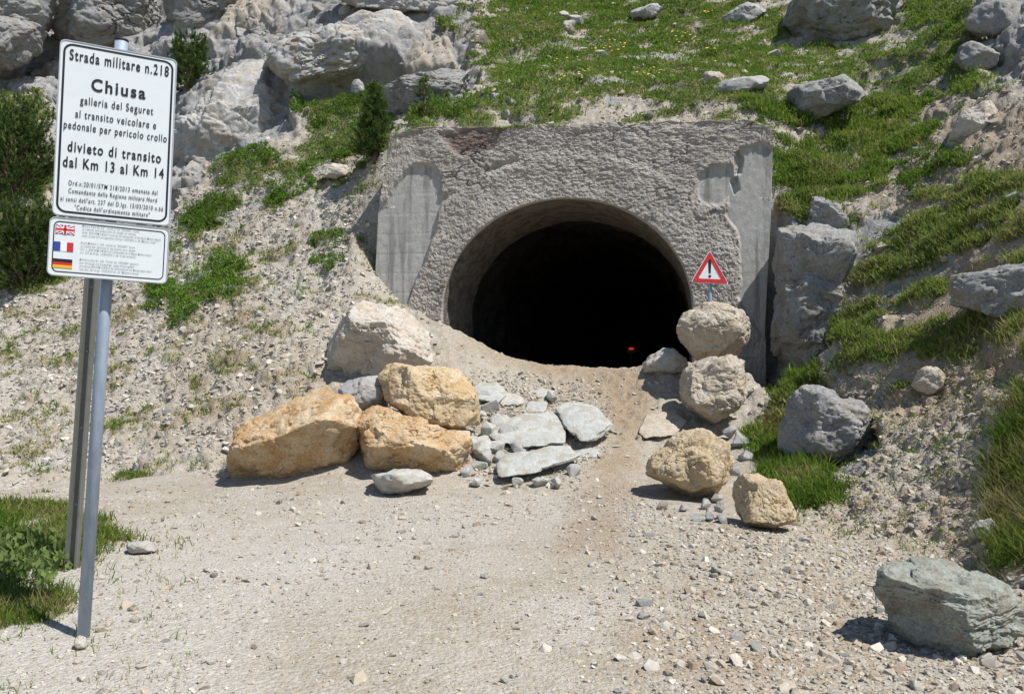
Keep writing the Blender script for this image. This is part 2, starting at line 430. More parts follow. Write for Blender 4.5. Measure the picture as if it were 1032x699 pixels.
# the bulge and the hollow of the arching cliff to the upper left
near_portal = (1 - sstep(0, .5, np.maximum(XL - .2 - X, X - XR - .45))) * (1 - sstep(.6, 1.5, np.abs(Yg - yface(X) - .3)))
lip = inpoly([(292,80),(325,48),(370,34),(412,14),(428,42),(398,60),(338,74)], 9, 6); cave = inpoly([(300,86),(338,74),(400,60),(402,80),(350,92),(305,104)], 7, 6)
disp += .55 * lip - .95 * cave
disp *= 1 - near_portal * .9
fine_w = track * (Yg < 12)
disp += fine_w * (.004 * n_fine)
G2 = G + Nn * disp[..., None]
N2 = normals(G2)

# colour fields of the ground itself
warm = np.clip(.5 + n_big * .9 + .5 * rslope + .25 * ramp - .35 * scree, 0, 1)
white = np.clip(sstep(.05, .45, fbm(gp * np.array([.8, .5, 1]) + 4, 101, 5).reshape(X.shape)) * (track + scree * .8), 0, 1)
white = np.maximum(white, .75 * inpoly([(-200,600),(130,540),(420,510),(640,505),(480,540),(300,600),(200,720),(-200,760)], 40, 30))
brown = np.clip(.35 * ramp * sstep(-.4, .3, n_big) + .8 * inpoly([(575,500),(600,470),(618,440),(612,400),(560,380),(470,350),(590,366),(650,370),(655,400),(650,450),(640,505),(620,560),(560,560)], 14, 12) + inpoly([(640,560),(760,540),(900,590),(960,700),(700,720),(620,640)], 60, 40) * sstep(-.25, .3, patch) * .9 + .75 * rslope * sstep(-.25, .3, n_big) + .8 * inpoly([(930,100),(1400,80),(1400,340),(900,400),(860,330),(880,200)], 30, 30) + .75 * scree * sstep(.0, .35, patch) + .5 * inpoly([(200,300),(330,320),(330,380),(230,470),(150,440)], 30, 30), 0, 1)
greenish = np.clip(inpoly([(470,385),(600,385),(620,440),(590,480),(480,490)], 16, 10), 0, 1)
mask1 = np.stack([grass_c, np.clip(rock, 0, 1), warm], -1).reshape(-1, 3)
mask2 = np.stack([white, brown, np.maximum(track, ramp)], -1).reshape(-1, 3)
dry = np.clip(inpoly([(775,195),(860,205),(950,160),(1400,150),(1400,400),(850,400)], 30, 20) * .8 + .35 * (n_big > .1), 0, 1)

idx = np.arange(NU * NY).reshape(NY, NU)
Q = np.stack([idx[:-1, :-1], idx[:-1, 1:], idx[1:, 1:], idx[1:, :-1]], -1).reshape(-1, 4)
zq = G2.reshape(-1, 3)[:, 2][Q]; xq = gp[:, 0][Q].mean(1); yq = gp[:, 1][Q].mean(1)
dyf = yq - yface(xq)
keep = ~((xq > XL + .05) & (xq < XR - .05) & (np.abs(dyf - THICK * .5) < .3) & (zq.max(1) - zq.min(1) > .8))
Q = Q[keep]; xq = xq[keep]; yq = yq[keep]

def terrain_mat():
    t = NT('mountain ground'); co = t.co(); a = t.sep(t.attr('mask1')); b = t.sep(t.attr('mask2'))
    # gravel and dust
    n1 = t.noise(co, 1.3, 6, .6); n2 = t.noise(co, 9, 6, .7); n3 = t.noise(co, 60, 4, .7)
    v1 = t.n('TexVoronoi', Vector=co, Scale=34.0); v2 = t.n('TexVoronoi', Vector=co, Scale=95.0); v0 = t.n('TexVoronoi', Vector=co, Scale=13.0)
    pc1 = t.sep(v1.outputs['Color'])[0]; pc2 = t.sep(v2.outputs['Color'])[1]; pc0 = t.sep(v0.outputs['Color'])[2]
    dust = t.mix((.385, .345, .275), (.335, .28, .205), t.ramp(n1, .35, .7))
    dust = t.mix(dust, (.285, .21, .13), t.math('MULTIPLY', b[1], t.ramp(n2, .2, .5)))
    grv = t.mix((.32, .295, .255), (.56, .53, .475), pc1)
    grv = t.mix(grv, t.mix((.28, .25, .22), (.62, .59, .54), pc2), .4)
    f_g = t.math('MULTIPLY', t.ramp(t.math('ADD', pc1, t.math('MULTIPLY', n2, .6)), .55, 1.1), 1.0)
    f_g = t.math('ADD', t.math('MULTIPLY', f_g, .55), t.math('MULTIPLY', b[0], .55), True)
    g = t.mix(dust, grv, t.math('MULTIPLY', f_g, t.math('SUBTRACT', .85, t.math('MULTIPLY', b[1], .45)))); g = t.mix(g, t.mix((.40, .375, .325), (.56, .535, .48), n3), t.math('MULTIPLY', b[0], .55))
    g = t.mix(g, (.36, .27, .18), t.math('MULTIPLY', t.math('MULTIPLY', a[2], t.math('SUBTRACT', 1.0, b[2])), .45))
    sc = t.mix((.24, .225, .20), (.52, .50, .46), pc0)
    notr = t.math('SUBTRACT', 1.0, b[2])
    g = t.mix(g, sc, t.math('MULTIPLY', t.math('MULTIPLY', notr, t.math('SUBTRACT', 1.0, t.math('MULTIPLY', b[1], .8))), t.math('MULTIPLY', t.ramp(n2, .42, .6), .6)))
    g = t.mix(g, (.17, .145, .115), t.math('MULTIPLY', t.ramp(n3, .48, .34), t.math('ADD', .25, t.math('MULTIPLY', notr, .35)))); g = t.mix(g, (.62, .60, .55), t.math('MULTIPLY', t.ramp(n3, .56, .68), .4))
    # bedrock
    r1 = t.noise(co, 1.1, 6, .62, .5); r2 = t.noise(co, 5, 8, .7, .3); r3 = t.noise(co, 22, 6, .7)
    r = t.mix((.30, .29, .275), (.50, .485, .46), t.ramp(r2, .3, .6))
    r = t.mix(r, (.36, .29, .215), t.math('MULTIPLY', t.ramp(r1, .52, .70), .75))
    r = t.mix(r, (.10, .10, .10), t.math('MULTIPLY', t.ramp(r3, .55, .8), .55))
    r = t.mix(r, (.62, .61, .58), t.math('MULTIPLY', t.ramp(t.noise(co, 2.7, 6, .7), .55, .72), .6))
    r4 = t.noise(co, 60, 5, .75); r = t.mix(r, (.14, .135, .125), t.math('MULTIPLY', t.ramp(r4, .47, .33), .5)); r = t.mix(r, (.64, .63, .60), t.math('MULTIPLY', t.ramp(r4, .54, .68), .5))
    c = t.mix(g, r, t.ramp(a[1], .25, .6))
    soil = t.mix((.10, .115, .035), (.20, .165, .085), t.ramp(n2, .4, .65))
    c = t.mix(c, soil, t.math('MULTIPLY', t.ramp(a[0], .2, .75), .85))
    hg = t.math('ADD', t.math('MULTIPLY', v1.outputs['Distance'], -.8), t.math('MULTIPLY', v2.outputs['Distance'], -.35))
    hg = t.math('ADD', hg, t.math('MULTIPLY', n2, .8))
    nb = t.bump(hg, .6, .03)
    hr = t.math('ADD', t.math('MULTIPLY', r2, 1.0), t.math('MULTIPLY', r3, .55)); hr = t.math('ADD', hr, t.math('MULTIPLY', r4, .2))
    nr = t.bump(hr, t.math('MULTIPLY', t.ramp(a[1], .2, .6), .8), .16, nb)
    return t.done(c, nr, .95, .1)
MT = terrain_mat()

def sub_terrain(name, sel, label, cat):
    q = Q[sel]; used = np.unique(q); mp = np.full(NU * NY, -1); mp[used] = np.arange(len(used))
    o = mesh_np(name, G2.reshape(-1, 3)[used], mp[q], MT, attrs={'mask1': mask1[used], 'mask2': mask2[used]})
    return tag(o, label, cat, kind='structure')
is_ground = (np.maximum(track, ramp).ravel()[Q].mean(1) > .5)
sub_terrain('ground', is_ground, 'pale dusty gravel track rising over a bank of debris to the tunnel', 'ground')
sub_terrain('hillside', ~is_ground, 'steep limestone mountainside with scree, ledges and grass round the tunnel portal', 'hillside')

# sampling of the finished ground
FA = G2.reshape(-1, 3)[Q]
farea = np.linalg.norm(np.cross(FA[:, 1] - FA[:, 0], FA[:, 3] - FA[:, 0]), axis=1)
fu, fv = U.ravel()[Q].mean(1), Vv.ravel()[Q].mean(1)
inframe = (fu > -60) & (fu < 1100) & (fv > -40) & (fv < 760)
roundabout = (fu > -260) & (fu < 1300) & (fv > -60) & (fv < 800)
Nf = N2.reshape(-1, 3)
def sample(weight, n, where=None):
    w = weight * (inframe if where is None else where); w = w / w.sum()
    c = rng.choice(len(Q), n, p=w)
    a = rng.random((n, 2)); a_, b_ = a[:, :1], a[:, 1:]
    p = FA[c]; pos = (p[:, 0] * (1 - a_) + p[:, 1] * a_) * (1 - b_) + (p[:, 3] * (1 - a_) + p[:, 2] * a_) * b_
    return pos, Nf[Q[c, 0]], c
def fmask(g): return g.ravel()[Q].mean(1)
f_grass, f_rock, f_track, f_scree, f_ramp, f_rs, f_dry = map(fmask, (grass_c, rock, track, scree, ramp, rslope, dry))
behind = dyf[keep] > 0
def gz(x, y):
    """finished ground height near (x, y)"""
    j = int(np.clip(np.searchsorted(ys, y), 0, NY - 1)); u = CU + F * x / ys[j]; i = int(np.clip(np.searchsorted(us, u), 0, NU - 1))
    return G2[j, i, 2], N2[j, i]

# ------------------------------------------------------------------ stones
def ico(sub):
    import bmesh
    bm = bmesh.new(); bmesh.ops.create_icosphere(bm, subdivisions=sub, radius=1.0)
    V = np.array([v.co[:] for v in bm.verts]); V /= np.linalg.norm(V, axis=1, keepdims=True)
    Fc = np.array([[v.index for v in f.verts] for f in bm.faces]); bm.free(); return V, Fc
ICO = {k: ico(k) for k in (1, 2, 3, 4, 5, 6, 7)}

def chip(sub, seed, flat=.6):
    """angular broken stone: hull of a few random points, or a many-sided cut block"""
    import bmesh
    r = np.random.default_rng(seed); sc = np.array([1, r.uniform(.55, .95), flat * r.uniform(.7, 1.2)])
    if sub <= 2:
        p = r.normal(size=(8 if sub == 1 else 13, 3)); p /= np.linalg.norm(p, axis=1, keepdims=True); p *= r.uniform(.75, 1, (len(p), 1))
        bm = bmesh.new(); vs = [bm.verts.new(x) for x in p * sc]
        bmesh.ops.convex_hull(bm, input=vs); bmesh.ops.triangulate(bm, faces=bm.faces[:]); bm.verts.index_update()
        used = sorted({v.index for f in bm.faces for v in f.verts}); mp = {k: i for i, k in enumerate(used)}; bm.verts.ensure_lookup_table()
        V = np.array([bm.verts[k].co[:] for k in used]); Fc = np.array([[mp[v.index] for v in f.verts] for f in bm.faces]); bm.free()
        return V / np.abs(V).max(), Fc
    V, Fc = ICO[sub]; k = np.full(len(V), 1.3)
    for _ in range(15):
        n = r.normal(size=3); n /= np.linalg.norm(n); h = r.uniform(.5, .85); d = V @ n
        k = np.minimum(k, np.where(d > 1e-3, h / np.maximum(d, 1e-3), 9))
    V = V * k[:, None] * sc
    return V / np.abs(V).max(), Fc

def rotz_tilt(n, tilt):
    a = rng.uniform(0, 2 * math.pi, n); tx = rng.normal(0, tilt, n); ty = rng.normal(0, tilt, n)
    ca, sa = np.cos(a), np.sin(a); R = np.zeros((n, 3, 3))
    R[:, 0, 0] = ca; R[:, 0, 1] = -sa; R[:, 1, 0] = sa; R[:, 1, 1] = ca; R[:, 2, 2] = 1
    Rx = np.zeros((n, 3, 3)); Rx[:, 0, 0] = 1; Rx[:, 1, 1] = np.cos(tx); Rx[:, 1, 2] = -np.sin(tx); Rx[:, 2, 1] = np.sin(tx); Rx[:, 2, 2] = np.cos(tx)
    Ry = np.zeros((n, 3, 3)); Ry[:, 1, 1] = 1; Ry[:, 0, 0] = np.cos(ty); Ry[:, 0, 2] = np.sin(ty); Ry[:, 2, 0] = -np.sin(ty); Ry[:, 2, 2] = np.cos(ty)
    return R @ Rx @ Ry

PAL = np.array([(.48, .465, .43), (.42, .40, .365), (.57, .555, .52), (.37, .35, .32), (.37, .31, .24), (.42, .37, .30), (.31, .29, .265), (.26, .20, .145)])
def stone_field(name, weight, n, smin, smax, mat, label, cat, sub=1, pal_w=None, power=2.2, px=1.5):
    n = int(n * 1.3); pos, nor, c = sample(weight, n, roundabout)
    s = smin * (1 - rng.random(n) * (1 - (smin / smax) ** power)) ** (-1 / power)
    s = np.maximum(s, pos[:, 1] * px / F * rng.uniform(.25, .6, n))
    R = rotz_tilt(n, .35); Vs = []; Fs = []; Cs = []; off = 0
    pw = np.array(pal_w if pal_w is not None else [3, 3, 2, 2, 1, 2, 1, .4]); pw = pw / pw.sum()
    cols = np.array([1.0, .955, .87]) * (PAL[rng.choice(len(PAL), n, p=pw)] * .8 + np.array([.40, .37, .325]) * .2) * rng.uniform(.8, 1.15, (n, 1))
    var = [chip(sub, 100 + k) for k in range(10)]; vi = rng.integers(0, 10, n)
    for k in range(10):
        sel = np.where(vi == k)[0]
        if not len(sel): continue
        V, Fc = var[k]
        W = np.einsum('nij,vj->nvi', R[sel], V) * s[sel][:, None, None] + (pos[sel] + nor[sel] * s[sel][:, None] * .12)[:, None]
        Vs.append(W.reshape(-1, 3)); Fs.append((Fc[None] + (np.arange(len(sel)) * len(V))[:, None, None]).reshape(-1, 3) + off); off += len(sel) * len(V)
        Cs.append(np.repeat(cols[sel], len(V), 0))
    o = mesh_np(name, np.vstack(Vs), np.vstack(Fs), mat, smooth=False, attrs={'col': np.vstack(Cs)})
    return tag(o, label, cat, kind='stuff')

M_stone = vcol_mat('loose stone', .92)
open_ = np.clip(1 - f_grass * 1.2, 0, 1) * ~((f_rock > .5) & (yq > 12))
pxw = 1.0 / np.maximum(yq, 3) ** 1.0           # density falls slowly with distance
near = f_track * open_
stone_field('gravel', farea * near * np.where(yq < 6, 1, .55) * (.35 + fmask(white)), 24000, .004, .022, M_stone, 'fine pale limestone gravel strewn over the dusty track', 'gravel')
stone_field('gravel', farea * near * (.08 + sstep(560, 760, fu) * .9) * (fv > 490), 9000, .010, .055, M_stone, 'coarse mixed gravel along the right side of the track', 'gravel', sub=2, pal_w=[3, 3, 2, 2, 2, 3, 2, 1.2])
stone_field('scree', farea * f_scree * np.clip(1 - f_grass, 0, 1) * (.12 + sstep(.15, -.2, fmask(patch))), 14000, .02, .10, M_stone, 'pale scree of broken limestone on the bank beside the portal', 'scree', pal_w=[4, 3, 3, 2, .5, 1, .7, 0])
stone_field('rubble', farea * np.clip(f_rs + .35 * f_dry, 0, 1) * open_, 9000, .015, .07, M_stone, 'loose brownish rubble on the slope right of the track', 'rubble', pal_w=[2, 3, 1, 3, 3, 3, 2, 1])
stone_field('rubble', farea * f_ramp * (.10 + fmask(greenish) * 1.8) * (1 - .8 * fmask(brown)) * ~behind, 5200, .012, .085, M_stone, 'small grey rubble on the debris ramp before the tunnel', 'rubble')
up = (yq > 12.5) & (f_scree < .3) & (f_ramp < .3)
stone_field('scree', farea * up * (1 - .85 * f_grass) * np.clip(1 - .9 * (f_rock > .4), 0.05, 1), 9000, .03, .15, M_stone, 'grey stones strewn over the grassy slope above the portal', 'scree', pal_w=[3, 3, 2, 4, 1, 1, 2, 0])

# ------------------------------------------------------------------ individual loose stones
M_pale = rock_mat('pale limestone', (0.459, 0.439, 0.389), (0.558, 0.537, 0.492), (0.271, 0.254, 0.226), (0.410, 0.336, 0.238), 4.0, .4)
M_greyst = rock_mat('grey limestone', (0.344, 0.336, 0.320), (0.456, 0.448, 0.428), (0.160, 0.158, 0.152), (0.352, 0.296, 0.224), 2.5, .35)
M_brownst = rock_mat('brown stone', (.34, .27, .20), (.46, .39, .31), (.16, .12, .09), None, 4.0)
stone_meshes = []
for k in range(14):
    V, Fc = chip(4, 500 + k, .55 if k % 3 else .8)
    f, e = facets(V * 2.2 + k * 3, 40 + k, 1.0)
    V = V * (1 + .04 * f + .03 * fbm(V * 5 + k, 60 + k, 3))[:, None]
    o = mesh_np('stone', V, Fc, (M_pale, M_pale, M_greyst, M_pale, M_brownst)[k % 5], smooth=True)
    try: o.data.set_sharp_from_angle(angle=math.radians(38))
    except Exception: pass
    stone_meshes.append(o.data); bpy.data.objects.remove(o)

def scatter_stones(name, weight, n, px_lo, px_hi, label, group, cat='stone'):
    pos, nor, c = sample(weight, n)
    for k in range(n):
        o = bpy.data.objects.new(name, stone_meshes[rng.integers(0, len(stone_meshes))]); COL.objects.link(o)
        s = (px_lo + (px_hi - px_lo) * rng.random() ** 2.2) * pos[k, 1] / F * .5
        o.scale = (s, s, s * rng.uniform(.8, 1.1)); o.rotation_euler = (rng.normal(0, .3), rng.normal(0, .3), rng.uniform(0, 6.28))
        o.location = pos[k] + nor[k] * s * .15
        tag(o, label, cat, group)
inv = 1 / np.maximum(yq, 2) ** 2 * farea * np.clip(np.abs(np.einsum('ij,ij->i', Nf[Q[:, 0]], (FA[:, 0] - EYE) / np.linalg.norm(FA[:, 0] - EYE, axis=1, keepdims=True))), .05, 1)
scatter_stones('stone', inv * near * (fu < 640) * (fv > 500), 60, 6, 14, 'small pale stone lying loose on the dusty track', 'loose stones on the track')
scatter_stones('stone', inv * near * (fu > 620) * (fv > 505), 85, 7, 22, 'angular stone in the coarse rubble along the track edge', 'stones along the track edge')
scatter_stones('stone', inv * f_scree * np.clip(1 - f_grass, 0, 1), 60, 6, 14, 'broken limestone block on the scree bank beside the portal', 'blocks on the scree bank')
scatter_stones('stone', inv * np.clip(f_rs, 0, 1) * open_, 40, 6, 16, 'stone sticking out of the bare earthy bank', 'stones in the earthy bank')
scatter_stones('rock', inv * up * (f_grass > .3) * (fv < 120) * (fv > 0), 35, 8, 24, 'grey rock poking out of the grass above the portal', 'rocks in the grass above the portal', 'rock')
scatter_stones('rock', inv * (f_rock > .3) * (fu < 480) * (yq > 18) * (fu > 0) * (fv > 0), 40, 8, 30, 'weathered block lying among the crags above the scree', 'blocks among the crags', 'rock')
scatter_stones('rock', inv * (f_dry > .5) * (yq > 9), 40, 8, 20, 'pale rock half buried in the tufted slope', 'rocks in the tufted slope', 'rock')

# ------------------------------------------------------------------ boulders traced to their own outline, set at their own distance
def radial(poly, th):
    out = np.zeros(len(th)); dx, dy = np.cos(th), np.sin(th)
    for i in range(len(poly)):
        x0, y0 = poly[i]; x1, y1 = poly[(i + 1) % len(poly)]; ex, ey = x1 - x0, y1 - y0
        den = dx * ey - dy * ex; den = np.where(np.abs(den) < 1e-9, 1e-9, den)
        t = (x0 * ey - y0 * ex) / den; s = (x0 * dy - y0 * dx) / den
        out = np.where((t > 0) & (s >= -1e-6) & (s <= 1 + 1e-6), np.maximum(out, t), out)
    return np.maximum(out, 1e-3)

def boulder(name, outline, mat, label, cat, group=None, Y=None, depth=.9, p=2.5, cuts=(), ncut=15, shear=0.0, rough=1.0, sub=6, seed=0, vbase=None, sink=.0, shade_angle=35, strat=0.0, cutlo=.76):
    o2 = np.array(outline, float); ua, va = o2.mean(0)
    ua = (o2[:, 0].min() + o2[:, 0].max()) / 2; va = (o2[:, 1].min() + o2[:, 1].max()) / 2
    halfw = (o2[:, 0].max() - o2[:, 0].min()) / 2; halfh = (o2[:, 1].max() - o2[:, 1].min()) / 2
    if Y is None:
        vb = vbase if vbase is not None else o2[:, 1].max() - 1
        ub = o2[np.argmax(o2[:, 1]), 0]
        hy = hit(np.clip(ub, -50, 1080), vb)[1]
        Y = hy * (1 + .55 * depth * (halfw + halfh) / 2 / F) - sink
    c = P(ua, va, Y); fw = c - EYE; dist = np.linalg.norm(fw); fw /= dist
    rt = np.cross(fw, EZ); rt /= np.linalg.norm(rt); upv = np.cross(rt, fw)
    poly = []
    for u, v in outline:
        d = ray(u, v); k = dist / (d @ fw); pnt = EYE + d * k - c; poly.append((pnt @ rt, pnt @ upv))
    R = (halfw + halfh) / 2 / F * Y; D = depth * R
    V, Fc = ICO[sub]
    a, b, w = V[:, 0], V[:, 2], V[:, 1]
    rho = np.hypot(a, b); r2 = radial(poly, np.arctan2(b, a))
    k = ((rho / r2) ** p + (np.abs(w) / D) ** p) ** (-1 / p)
    dirs = a[:, None] * rt + w[:, None] * fw + b[:, None] * upv
    r_ = np.random.default_rng(seed + 900)
    sup = lambda n: (dirs * k[:, None] @ n).max()
    cl = [(np.array(n, float) / np.linalg.norm(n), h) for n, h in cuts]
    for _ in range(ncut):
        n = r_.normal(size=3); n -= fw * max(0, n @ fw) * 1.3; n /= np.linalg.norm(n); cl.append((n, r_.uniform(cutlo, .96)))
    for n, h in cl:
        hh = sup(n) * h; dn = dirs @ n
        kk = np.where(dn > 1e-4, hh / np.maximum(dn, 1e-4), 1e9)
        k = np.minimum(k, kk)
    pts_ = dirs * k[:, None]
    q = pts_ / R + seed * 5.3
    qw = q + np.stack([fbm(q * 1.5, s + seed, 3) for s in (1, 2, 3)], -1) * .22
    if strat: qw = qw * np.array([1, 1, strat])
    f1 = crag(qw * 1.3, 200 + seed, 1.5, 1.1); f2 = crag(qw * 3.2, 210 + seed, 1.5, 1.1); f3 = crag(qw * 8, 220 + seed, 1.4, 1.2); f4 = crag(qw * 19, 225 + seed, 1.3, 1.3); fis = np.abs(fbm(qw * np.array([1.5, 1.5, 2.6]) + 7, 250 + seed, 5, .55))
    dz = rough * R * (.12 * f1 + .055 * f2 + .028 * f3 + .015 * f4 + .02 * fbm(q * 2.4, 230 + seed, 4, .55) + .012 * fbm(q * 20, 240 + seed, 4, .7) - .045 * sstep(.035, .0, fis) * sstep(-.1, .25, fbm(q * 1.7 + 3, 260 + seed, 2)) + .012)
    pts_ = pts_ + dirs * dz[:, None]
    for ax_, col_ in ((rt, 0), (upv, 1)):
        e_ = pts_ @ ax_; t0, t1 = min(p_[col_] for p_ in poly), max(p_[col_] for p_ in poly); e0, e1 = e_.min(), e_.max()
        pts_ = pts_ + ax_ * ((e_ - e0) * (t1 - t0) / (e1 - e0) + t0 - e_)[:, None]
    if shear: pts_ = pts_ + fw * (shear * (pts_ @ upv))[:, None]
    ob = mesh_np(name, pts_, Fc, mat, smooth=True, loc=c)
    try: ob.data.set_sharp_from_angle(angle=math.radians(shade_angle))
    except Exception: pass
    return tag(ob, label, cat, group, 'thing')

M_white = rock_mat('whitish limestone', (0.496, 0.440, 0.368), (0.576, 0.536, 0.472), (0.336, 0.272, 0.200), (0.464, 0.344, 0.208), 1.3, .35)
M_ochre = rock_mat('ochre limestone', (0.455, 0.285, 0.135), (0.57, 0.455, 0.305), (0.27, 0.155, 0.072), (0.43, 0.255, 0.105), 1.3, .6)
M_ochre2 = rock_mat('pale ochre limestone', (0.515, 0.395, 0.24), (0.58, 0.475, 0.325), (0.336, 0.215, 0.097), (0.464, 0.292, 0.115), 1.3, .6)
M_beige = rock_mat('beige limestone', (0.456, 0.388, 0.300), (0.532, 0.475, 0.395), (0.274, 0.213, 0.148), (0.410, 0.312, 0.198), 1.6, .5)
M_beige2 = rock_mat('sandy limestone', (0.452, 0.352, 0.214), (0.530, 0.439, 0.305), (0.281, 0.197, 0.102), (0.421, 0.295, 0.138), 1.6, .5)
M_slab = rock_mat('greenish grey schist', (0.432, 0.436, 0.400), (0.520, 0.524, 0.488), (0.272, 0.272, 0.248), (0.36, 0.315, 0.245), 2.2, .7)
M_schist = rock_mat('layered grey schist', (0.282, 0.292, 0.245), (0.388, 0.407, 0.353), (0.141, 0.137, 0.114), (0.233, 0.180, 0.124), 3.0, .55)
M_cliff = rock_mat('weathered grey limestone', (0.257, 0.251, 0.240), (0.351, 0.345, 0.330), (0.111, 0.109, 0.105), (0.269, 0.225, 0.163), 1.2, .5)  # grey stone, coloured darker still for the shaded wall by the portal

M_cliff2 = rock_mat('pale cliff limestone', (0.385, 0.374, 0.351), (0.488, 0.477, 0.451), (0.185, 0.178, 0.167), (0.385, 0.311, 0.222), .9, .6)

gB = 'boulders blocking the left of the track'; gR = 'boulders blocking the right of the track'
boulder('boulder', [(322,352),(326,338),(345,318),(368,303),(395,302),(418,316),(433,334),(437,350),(432,366),(400,373),(372,383),(345,385),(328,372)], M_white,
        'big whitish boulder with a flat bright top, highest of the left heap', 'boulder', gB, depth=.95, sub=7, p=3.1, rough=1.0, ncut=20, cutlo=.72, seed=1, cuts=[((.1, -.4, .9), .74), ((-.2, -.75, -.55), .62)])
boulder('boulder', [(224,468),(228,455),(258,432),(300,410),(340,390),(360,389),(366,402),(364,425),(358,450),(354,474),(342,497),(318,502),(290,502),(240,503),(226,490)], M_ochre,
        'long ochre brown boulder with a pale sloping top, leftmost of the heap', 'boulder', gB, depth=.95, sub=7, p=3.1, rough=1.0, ncut=20, cutlo=.72, seed=2, vbase=491, cuts=[((-.35, -.45, .85), .66), ((-.3, -.66, -.72), .36), ((.25, -.85, -.5), .6)])
boulder('boulder', [(379,385),(381,368),(400,364),(440,372),(462,386),(478,405),(486,424),(478,434),(450,436),(410,425),(384,410)], M_ochre2,
        'lumpy yellowish boulder resting on top of the brown one', 'boulder', gB, Y=11.75, depth=1.0, sub=7, p=3.1, rough=1.0, ncut=20, cutlo=.72, seed=3, cuts=[((.2, -.8, .6), .8)])
boulder('boulder', [(350,466),(352,440),(362,416),(385,407),(420,412),(455,430),(472,432),(477,452),(472,478),(440,494),(410,492),(375,488),(354,480)], M_ochre,
        'round brown boulder in the middle of the heap beneath the yellowish one', 'boulder', gB, depth=.95, sub=7, p=3.1, rough=1.0, ncut=20, cutlo=.72, seed=4, vbase=483, cuts=[((.05, -.68, -.7), .50), ((.1, -.5, .8), .78)])
boulder('boulder', [(340,395),(350,382),(380,378),(392,390),(388,412),(350,415)], M_greyst, 'small grey block wedged behind the heap below the whitish boulder', 'boulder', gB, Y=12.1, seed=5, sub=5)
boulder('stone_slab', [(373,478),(400,472),(433,472),(437,484),(405,500),(385,497),(378,490)], M_pale, 'pale flat slab lying at the foot of the brown boulders', 'slab', None, depth=1.4, seed=6, sub=5, p=3)
boulder('boulder', [(682,352),(684,335),(694,317),(718,303),(742,308),(757,330),(757,348),(748,358),(730,362),(705,368),(688,366)], M_beige,
        'beige boulder under the triangular warning sign, topmost on the right', 'boulder', gR, Y=13.7, depth=.95, sub=7, p=3.1, rough=1.0, ncut=20, cutlo=.72, seed=7, cuts=[((-.3, -.5, .8), .82)])
boulder('boulder', [(683,396),(690,376),(706,362),(730,357),(750,362),(755,374),(748,394),(737,414),(724,428),(704,420),(688,408)], M_beige,
        'pale beige boulder propped beneath the one with the warning sign', 'boulder', gR, Y=12.7, depth=.95, sub=7, p=3.1, rough=1.0, ncut=20, cutlo=.72, seed=8, cuts=[((-.4, -.7, .5), .8)])
boulder('boulder', [(650,488),(654,462),(668,442),(686,430),(706,431),(730,446),(741,466),(740,482),(726,496),(694,504),(664,503)], M_beige2,
        'rounded sandy yellow boulder standing alone at the right edge of the ramp', 'boulder', gR, depth=.95, sub=7, p=3.1, rough=1.0, ncut=20, cutlo=.72, seed=9, cuts=[((-.2, -.6, .7), .84)])
boulder('boulder', [(737,492),(744,478),(762,476),(782,486),(804,512),(800,521),(768,530),(744,533),(738,515)], M_beige2,
        'low brownish boulder with a sloping top, nearest of the right row', 'boulder', gR, depth=.95, sub=7, p=3.1, rough=1.0, ncut=20, cutlo=.72, seed=10, cuts=[((.5, -.6, .6), .8)])
boulder('boulder', [(647,374),(655,359),(672,351),(690,350),(694,372),(680,378),(660,376)], M_pale, 'white angular block on the crest beside the tunnel mouth', 'boulder', None, Y=14.35, depth=.8, seed=11, sub=5, p=3)
boulder('boulder', [(878,590),(884,572),(900,562),(932,560),(962,564),(985,574),(1010,588),(1030,602),(1044,620),(1040,640),(1015,650),(985,662),(960,668),(935,660),(905,645),(890,622)], M_schist,
        'grey green layered rock with a smooth top in the near corner of the track', 'boulder', None, Y=4.75, depth=.85, sub=7, seed=12, p=3.2, rough=.8, strat=2.6, ncut=5, cuts=[((.12, -.28, 1), .66), ((-.75, -.6, -.35), .66), ((.4, -.9, .0), .70)], vbase=664)
def block(u, v, s, mat, label, group, seed):
    V, Fc = chip(2, seed, .8); c = hit(u, v + s * .5); r_ = np.random.default_rng(seed)
    R_ = Matrix.Rotation(r_.uniform(0, 6.28), 3, 'Z') @ Matrix.Rotation(r_.normal(0, .4), 3, 'X'); S_ = s * c[1] / F
    import bmesh
    bm = bmesh.new(); vs = [bm.verts.new(R_ @ Vector(x * S_)) for x in V]
    for f in Fc: bm.faces.new([vs[i] for i in f])
    bmesh.ops.recalc_face_normals(bm, faces=bm.faces[:])
    bmesh.ops.dissolve_limit(bm, angle_limit=math.radians(14), verts=bm.verts[:], edges=bm.edges[:])
    bmesh.ops.bevel(bm, geom=bm.edges[:], offset=S_ * .07, segments=1, profile=.5, affect='EDGES')
    me = bpy.data.meshes.new('stone'); bm.to_mesh(me); bm.free(); me.materials.append(mat)
    o = bpy.data.objects.new('stone', me); COL.objects.link(o); o.location = c + np.array([0, S_ * .3, S_ * .55])
    return tag(o, label, 'stone', group, 'thing')
